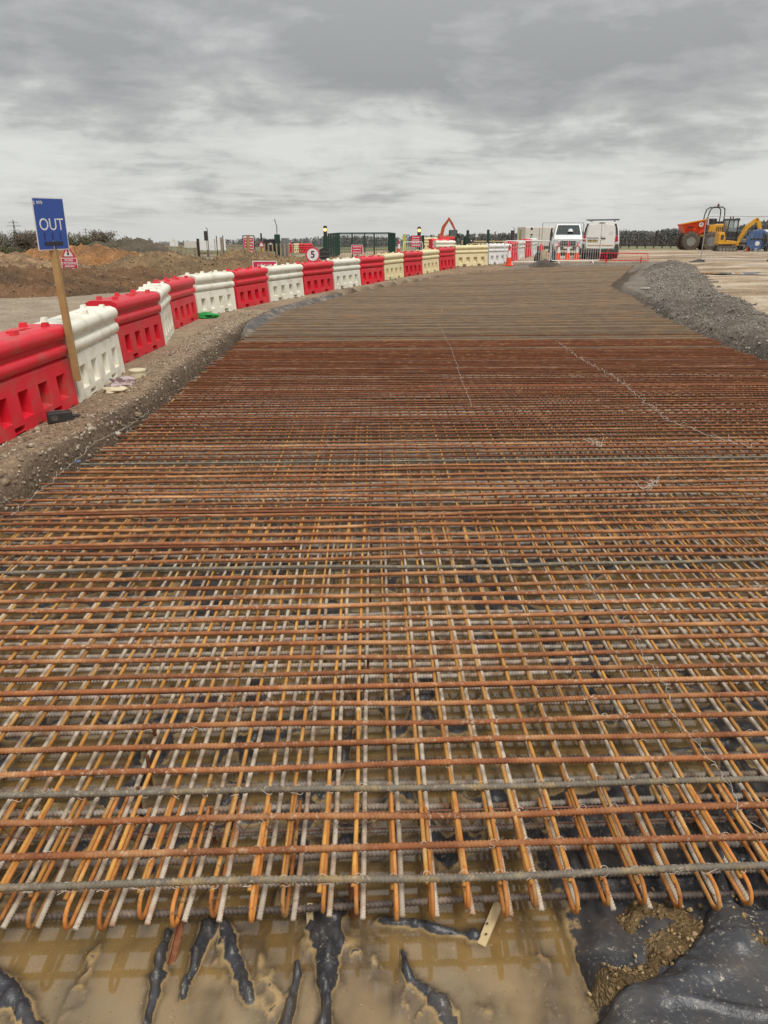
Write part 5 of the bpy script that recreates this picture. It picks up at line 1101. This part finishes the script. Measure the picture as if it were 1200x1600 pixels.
# heaped kit behind the fence
for i, (u, Y, sz, m_, lab, nm, ct) in enumerate(((843, 42.2, (.28, .2, .42), 'black', 'black kit bag leaning by the pedestrian fence', 'kit_bag', 'bag'), (848.5, 41.6, (.17, .15, .5), 'cloth_tan', 'tan canvas sack standing between the fences', 'canvas_sack', 'sack'), (855, 42.0, (.2, .16, .36), 'cloth_tan', 'low tan canvas sack beside the black pole', 'canvas_sack', 'sack'), (863, 42.0, (.2, .2, .45), 'black', 'black bundle behind the gap between the fences', 'black_bundle', 'bundle'), (866, 42.6, (.14, .14, .55), 'cloth_tan', 'tan roll standing beside the cones', 'canvas_roll', 'roll'), (845, 44.0, (.14, .14, .62), 'redplastic', 'red fuel can above the kit bag', 'red_can', 'can'))):
    q = at_y(u, 400, Y); o = crumple(nm, lab, ct, (q.x, Y), sz, m_, 30+i, 2, .35)

# ------------------------------------------------------------------ plant on the right
# site dumper, skip to the left
Y = 64; q = at_y(1092, 391, Y); g = Gz(q.x, Y); t = thing('site_dumper', 'yellow site dumper with orange-red skip and black roll bar', 'dumper', (q.x, Y, g-.02), R(-8))
sk = [(-1.75, 1.95), (-1.35, 1.25), (-.2, 1.18), (.08, 1.5), (.12, 2.30)]
mb = MB(); mb.loft([[(x, -.95 if z > 1.6 else -.7, z) for x, z in sk], [(x, .95 if z > 1.6 else .7, z) for x, z in sk]]); mb.build('skip', 'orangered', t, bevel=.03)
MB().bar((-1.75, -.97, 1.97), (.12, -.97, 2.32), .08, .08).build('skip_rim', 'yellow', t); MB().box((-.6, 0, 1.12), (1.3, 1.2, .14)).build('skip_floor', 'yellow', t)
MB().lathe([(.17, -.02), (.17, .02)], 18, 'Y', (-.32, -.955, 1.92)).build('skip_emblem', 'signwhite', t)
for dx, dz in ((-.05, .03), (.06, -.03), (.02, .07)): MB().box((-.32+dx, -.98, 1.92+dz), (.08, .01, .07)).build('emblem_mark', 'black', t)
for i in range(5): MB().box((-1.30+i*.11, -.90, 1.73), (.07, .06, .09)).build('skip_lettering', 'black', t)
MB().box((.95, 0, 1.0), (1.9, 1.0, .62)).build('chassis', 'black', t, bevel=.05); MB().box((-.55, 0, .75), (1.4, .6, .3)).build('front_frame', 'black', t)
MB().loft([[(x, -.72, z) for x, z in ((.32, 1.32), (1.75, 1.30), (1.85, 1.8), (1.5, 1.98), (.4, 1.9))], [(x, .72, z) for x, z in ((.32, 1.32), (1.75, 1.30), (1.85, 1.8), (1.5, 1.98), (.4, 1.9))]]).build('engine_cover', 'yellow', t, bevel=.05)
for i in range(5): MB().box((.95+i*.14, -.73, 1.60), (.07, .02, .32)).build('grille_slot', 'black', t)
MB().box((.75, 0, 2.15), (.5, .6, .45)).build('seat', 'black', t, bevel=.06); MB().tube([(.35, 0, 1.9), (.3, 0, 2.3)], .04, 6).build('steering_column', 'black', t); MB().lathe([(.2, 0), (.2, .03)], 14, 'Z', (.3, 0, 2.3)).build('steering_wheel', 'black', t); MB().box((1.35, 0, 2.08), (.55, .9, .18)).build('rear_cowl', 'black', t, bevel=.05)
for s_ in (-1,): MB().tube([(.15, -.6, 1.3), (.2, -.6, 2.6), (.32, -.6, 3.05), (.55, -.6, 3.2), (1.2, -.6, 3.2), (1.38, -.6, 3.05), (1.42, -.6, 2.6), (1.38, -.6, 1.9)], .045, 8).build('roll_bar', 'black', t, 60); MB().tube([(.15, .6, 1.3), (.2, .6, 2.6), (.32, .6, 3.05), (.55, .6, 3.2), (1.2, .6, 3.2), (1.38, .6, 3.05), (1.42, .6, 2.6), (1.38, .6, 1.9)], .045, 8).build('roll_bar', 'black', t, 60)
MB().tube([(.9, -.6, 3.2), (.9, .6, 3.2)], .05, 8).build('roll_bar_tie', 'black', t)
for y in (-.5, -.25): MB().lathe([(.07, 3.24), (.08, 3.28), (.07, 3.42), (.03, 3.46)], 12, 'Z', (1.02+y*.3, y, 0)).build('beacon', 'rustdark', t)
for x in (-.95, .58): wheel(t, (x, -.85, .66), .68, .5, 'muddytyre', 'Y', 14, .5); wheel(t, (x, .85, .66), .68, .5, 'muddytyre', 'Y', 14, .5)
# mini excavator
Y = 59; q = at_y(1134, 392, Y); g = Gz(q.x, Y); t = thing('mini_excavator', 'small yellow tracked excavator with black cab and folded boom', 'excavator', (q.x, Y, g-.01), R(-6))
for y in (-.5, .5):
    tr = obj('track', None, t, (-.1, y, 0)); pts = [(-.75, .2), (-.72, .08), (-.6, .02), (.6, .02), (.72, .08), (.75, .2), (.7, .32), (.55, .38), (-.55, .38), (-.7, .32)]
    MB().prism(pts, -.16, .16).build('track_belt', 'muddytyre', tr, bevel=.03)
    for i in range(5): MB().lathe([(.10, -.175), (.10, .175)], 12, 'Y', (-.5+i*.25, 0, .15)).build('track_roller', 'rim', tr)
MB().box((-.1, 0, .42), (.8, .7, .16)).build('slew_ring', 'black', t)
MB().loft([[(x, -.52, z) for x, z in ((-.78, .5), (.55, .5), (.6, .72), (-.25, .8), (-.42, 1.35), (-.78, 1.28))], [(x, .52, z) for x, z in ((-.78, .5), (.55, .5), (.6, .72), (-.25, .8), (-.42, 1.35), (-.78, 1.28))]]).build('body', 'yellow', t, bevel=.04)
MB().box((-.55, -.535, 1.0), (.2, .02, .3)).build('body_marking', 'black', t)
cab = obj('cab', None, t, (0, 0, 0))
for x, y in ((-.28, -.5), (.5, -.5), (-.28, .5), (.5, .5)): MB().tube([(x, y, .75), (x+(.06 if x < 0 else -.08), y, 2.15)], .045, 6).build('cab_pillar', 'black', cab)
MB().box((.1, 0, 2.2), (.86, 1.1, .14)).build('cab_roof', 'black', cab, bevel=.04); MB().box((.1, -.46, 1.05), (.8, .06, .65)).build('door_panel', 'black', cab); MB().box((.1, -.48, 1.75), (.64, .01, .72)).build('cab_window', 'clear', cab); MB().box((.1, .48, 1.5), (.64, .01, 1.2)).build('cab_window', 'clear', cab); MB().box((-.3, 0, 1.55), (.02, .9, 1.2)).build('rear_window', 'clear', cab); MB().box((.0, 0, 1.2), (.4, .45, .7)).build('seat', 'black', cab, bevel=.05); MB().box((.5, 0, 2.26), (.14, .5, .1)).build('work_lamp', 'black', cab)
for x in (-.1, .08): MB().lathe([(.05, 2.27), (.05, 2.4), (.02, 2.43)], 10, 'Z', (x, -.3, 0)).build('beacon', 'rustdark', cab)
def arm(name, pts, w0, m, parent, y=-.0, th=.16):
    mb = MB(); up = [];
    L = [Vector((p[0], 0, p[1])) for p in pts]; lo_, hi = [], []
    for i, p in enumerate(L):
        d = (L[min(i+1, len(L)-1)]-L[max(i-1, 0)]).normalized(); n_ = Vector((-d.z, 0, d.x)); lo_.append((p-n_*w0[i], )); hi.append((p+n_*w0[i],))
    secs = [[(lo_[i][0].x, y-th/2, lo_[i][0].z), (hi[i][0].x, y-th/2, hi[i][0].z), (hi[i][0].x, y+th/2, hi[i][0].z), (lo_[i][0].x, y+th/2, lo_[i][0].z)] for i in range(len(L))]
    return mb.loft(secs).build(name, m, parent, bevel=.015)
arm('boom', [(.72, .55), (.85, .95), (1.2, 1.65), (1.75, 2.15), (1.95, 2.25)], [.12, .13, .15, .13, .1], 'yellow', t); arm('dipper', [(1.82, 2.32), (2.05, 1.9), (2.3, 1.15), (2.38, .95)], [.09, .15, .11, .07], 'yellow', t); MB().tube([(.95, -.0, .75), (1.45, 0, 1.55)], .045, 8).build('boom_ram', 'grey', t)
MB().prism([(2.25, 1.0), (2.5, .98), (2.6, .75), (2.45, .55), (2.2, .6), (2.3, .75)], -.25, .25).build('bucket', 'rustdark', t, bevel=.02); MB().box((.68, 0, .55), (.3, .3, .3)).build('swing_post', 'yellow', t, bevel=.03); MB().box((.95, 0, .25), (.08, 1.3, .3)).build('dozer_blade', 'black', t)
# plant trailer
Y = 60.5; q = at_y(1151, 391, Y); g = Gz(q.x, Y); t = thing('plant_trailer', 'low grey twin-axle plant trailer beside the mini excavator', 'trailer', (q.x, Y, g), R(-4))
MB().box((.1, .6, .74), (2.3, 1.6, .12)).build('deck', 'greywood', t); MB().box((.1, -.22, .66), (2.3, .06, .18)).build('side_rail', 'grey', t); MB().box((.1, .6, .55), (2.0, .8, .2)).build('chassis', 'black', t)
for x in (-.35, .36): wheel(t, (x, -.05, .33), .33, .22, 'muddytyre', 'Y'); wheel(t, (x, 1.25, .33), .33, .22, 'muddytyre', 'Y')
MB().box((1.2, -.1, .38), (.06, .06, .76)).build('prop_stand', 'grey', t); MB().box((-1.0, .6, .95), (.1, 1.4, .35)).build('headboard', 'grey', t)
# blue ended tank
Y = 57; q = at_y(1191, 392, Y); g = Gz(q.x, Y); t = thing('tank_bowser', 'dark tank with a round blue end plate and pale top beside the cone', 'tank', (q.x-.1, Y, g), R(8)); cz_ = .80
ax = Matrix.Rotation(R(52), 3, 'Z')
bd = obj('tank_body', MB().lathe([(.62, 0), (.66, .05), (.66, 2.6), (.6, 2.66)], 28, 'Y', (0, 0, 0)).mesh('tank_body', MT['black'], 40), t, (-.4, 0, cz_)); bd.rotation_euler.z = R(-50)
dsk = obj('blue_end', MB().lathe([(.70, -.10), (.73, -.06), (.73, .02)], 32, 'Y').mesh('blue_end', MT['blue'], 40), t, (-.4, 0, cz_)); dsk.rotation_euler.z = R(-32)
MB().box((0, -.108, .06), (.9, .012, .12)).build('dark_band', 'black', dsk); MB().lathe([(.16, -.112), (.16, -.101)], 16, 'Y', (.02, 0, -.25)).build('pale_mark', 'signwhite', dsk)
MB().box((.55, .2, cz_+.58), (1.0, .5, .2)).build('pale_top', 'white', t, bevel=.05); MB().box((.5, -.3, cz_+.2), (.35, .03, .3)).build('white_panel', 'signwhite', t)
for x in (-.5, .5): MB().box((x, .1, .12), (.14, .5, .26)).build('cradle', 'galv', t)
# orange excavator far off
Y = 128; q = at_y(700, 384, Y); g = float(G0(q.x, Y)); t = thing('excavator', 'orange tracked excavator with raised boom working beyond the barriers', 'excavator', (q.x-.3, Y, g), R(0)); zz = lambda v: at_y(700, v, Y).z-g; xx = lambda u: (u-700)*Y/1250+.3
for y in (-1.1, 1.1): MB().prism([(-1.6, .4), (-1.4, .05), (1.4, .05), (1.6, .4), (1.4, .75), (-1.4, .75)], y-.3, y+.3).build('track', 'muddytyre', t)
MB().box((0, 0, 1.35), (2.6, 2.4, .95)).build('house', 'digger', t, bevel=.1); MB().box((1.0, -.6, 1.9), (1.3, 1.1, 1.6)).build('cab', 'black', t, bevel=.1); MB().box((1.0, -1.16, 2.1), (1.0, .02, .9)).build('cab_window', 'clear', t); MB().box((-.9, 0, 1.9), (.8, 1.6, .4)).build('engine_hood', 'digger', t)
arm('boom', [(xx(695), zz(378)), (xx(689.5), zz(367)), (xx(692), zz(355)), (xx(700.5), zz(342))], [.2, .27, .26, .15], 'digger', t, 0, .4); arm('dipper', [(xx(699.5), zz(340)), (xx(705), zz(349)), (xx(711), zz(361)), (xx(714), zz(367))], [.12, .18, .12, .09], 'digger', t, 0, .35); MB().prism([(xx(712), zz(363)), (xx(717), zz(366)), (xx(719), zz(370.5)), (xx(710), zz(371)), (xx(709), zz(367))], -.5, .5).build('bucket', 'black', t, bevel=.05)
# distant white truck
q = at_y(447, 385, 95); g = Gz(q.x, 95); t = thing('distant_truck', 'small white truck far beyond the picket gate', 'truck', (q.x, 95, g), .1); zt = at_y(447, 379, 95).z-g
MB().box((0, 0, zt*.55), (1.0, 1.9, zt*.8)).build('cab', 'white', t, bevel=.08); MB().box((-.1, -.96, zt*.68), (.7, .02, zt*.25)).build('windscreen', 'glass', t); MB().box((.0, 1.5, zt*.5), (1.0, 1.4, zt*.7)).build('load_box', 'coldwhite', t)
for s_ in (-1, 1): wheel(t, (s_*.42, -.4, .3), .3, .2)
# puddles on the clay
mw, nt_, b = newmat('puddle_water'); b.inputs['Base Color'].default_value = (.36, .30, .22, 1); b.inputs['Roughness'].default_value = .05; MT['puddle'] = mw
for u, v, rx, ry in ((1180, 424, 1.6, 1.1), (1060, 438, .9, .5), (1150, 462, .7, .6)):
    q = at_z(u, v, .62); x0, y0 = q.x, q.y; zmin = float(np.mean(G(np.array([x0-rx*.5, x0, x0+rx*.5]), np.array([y0]*3))))+.004; ring = []
    for i in range(28): a = i/28*6.283; k_ = 1+.35*math.sin(a*3+u)+.18*math.sin(a*5); ring.append((x0+rx*k_*math.cos(a), y0+ry*k_*math.sin(a), zmin))
    struct(MB().quad(*ring).build('puddle', 'puddle'))
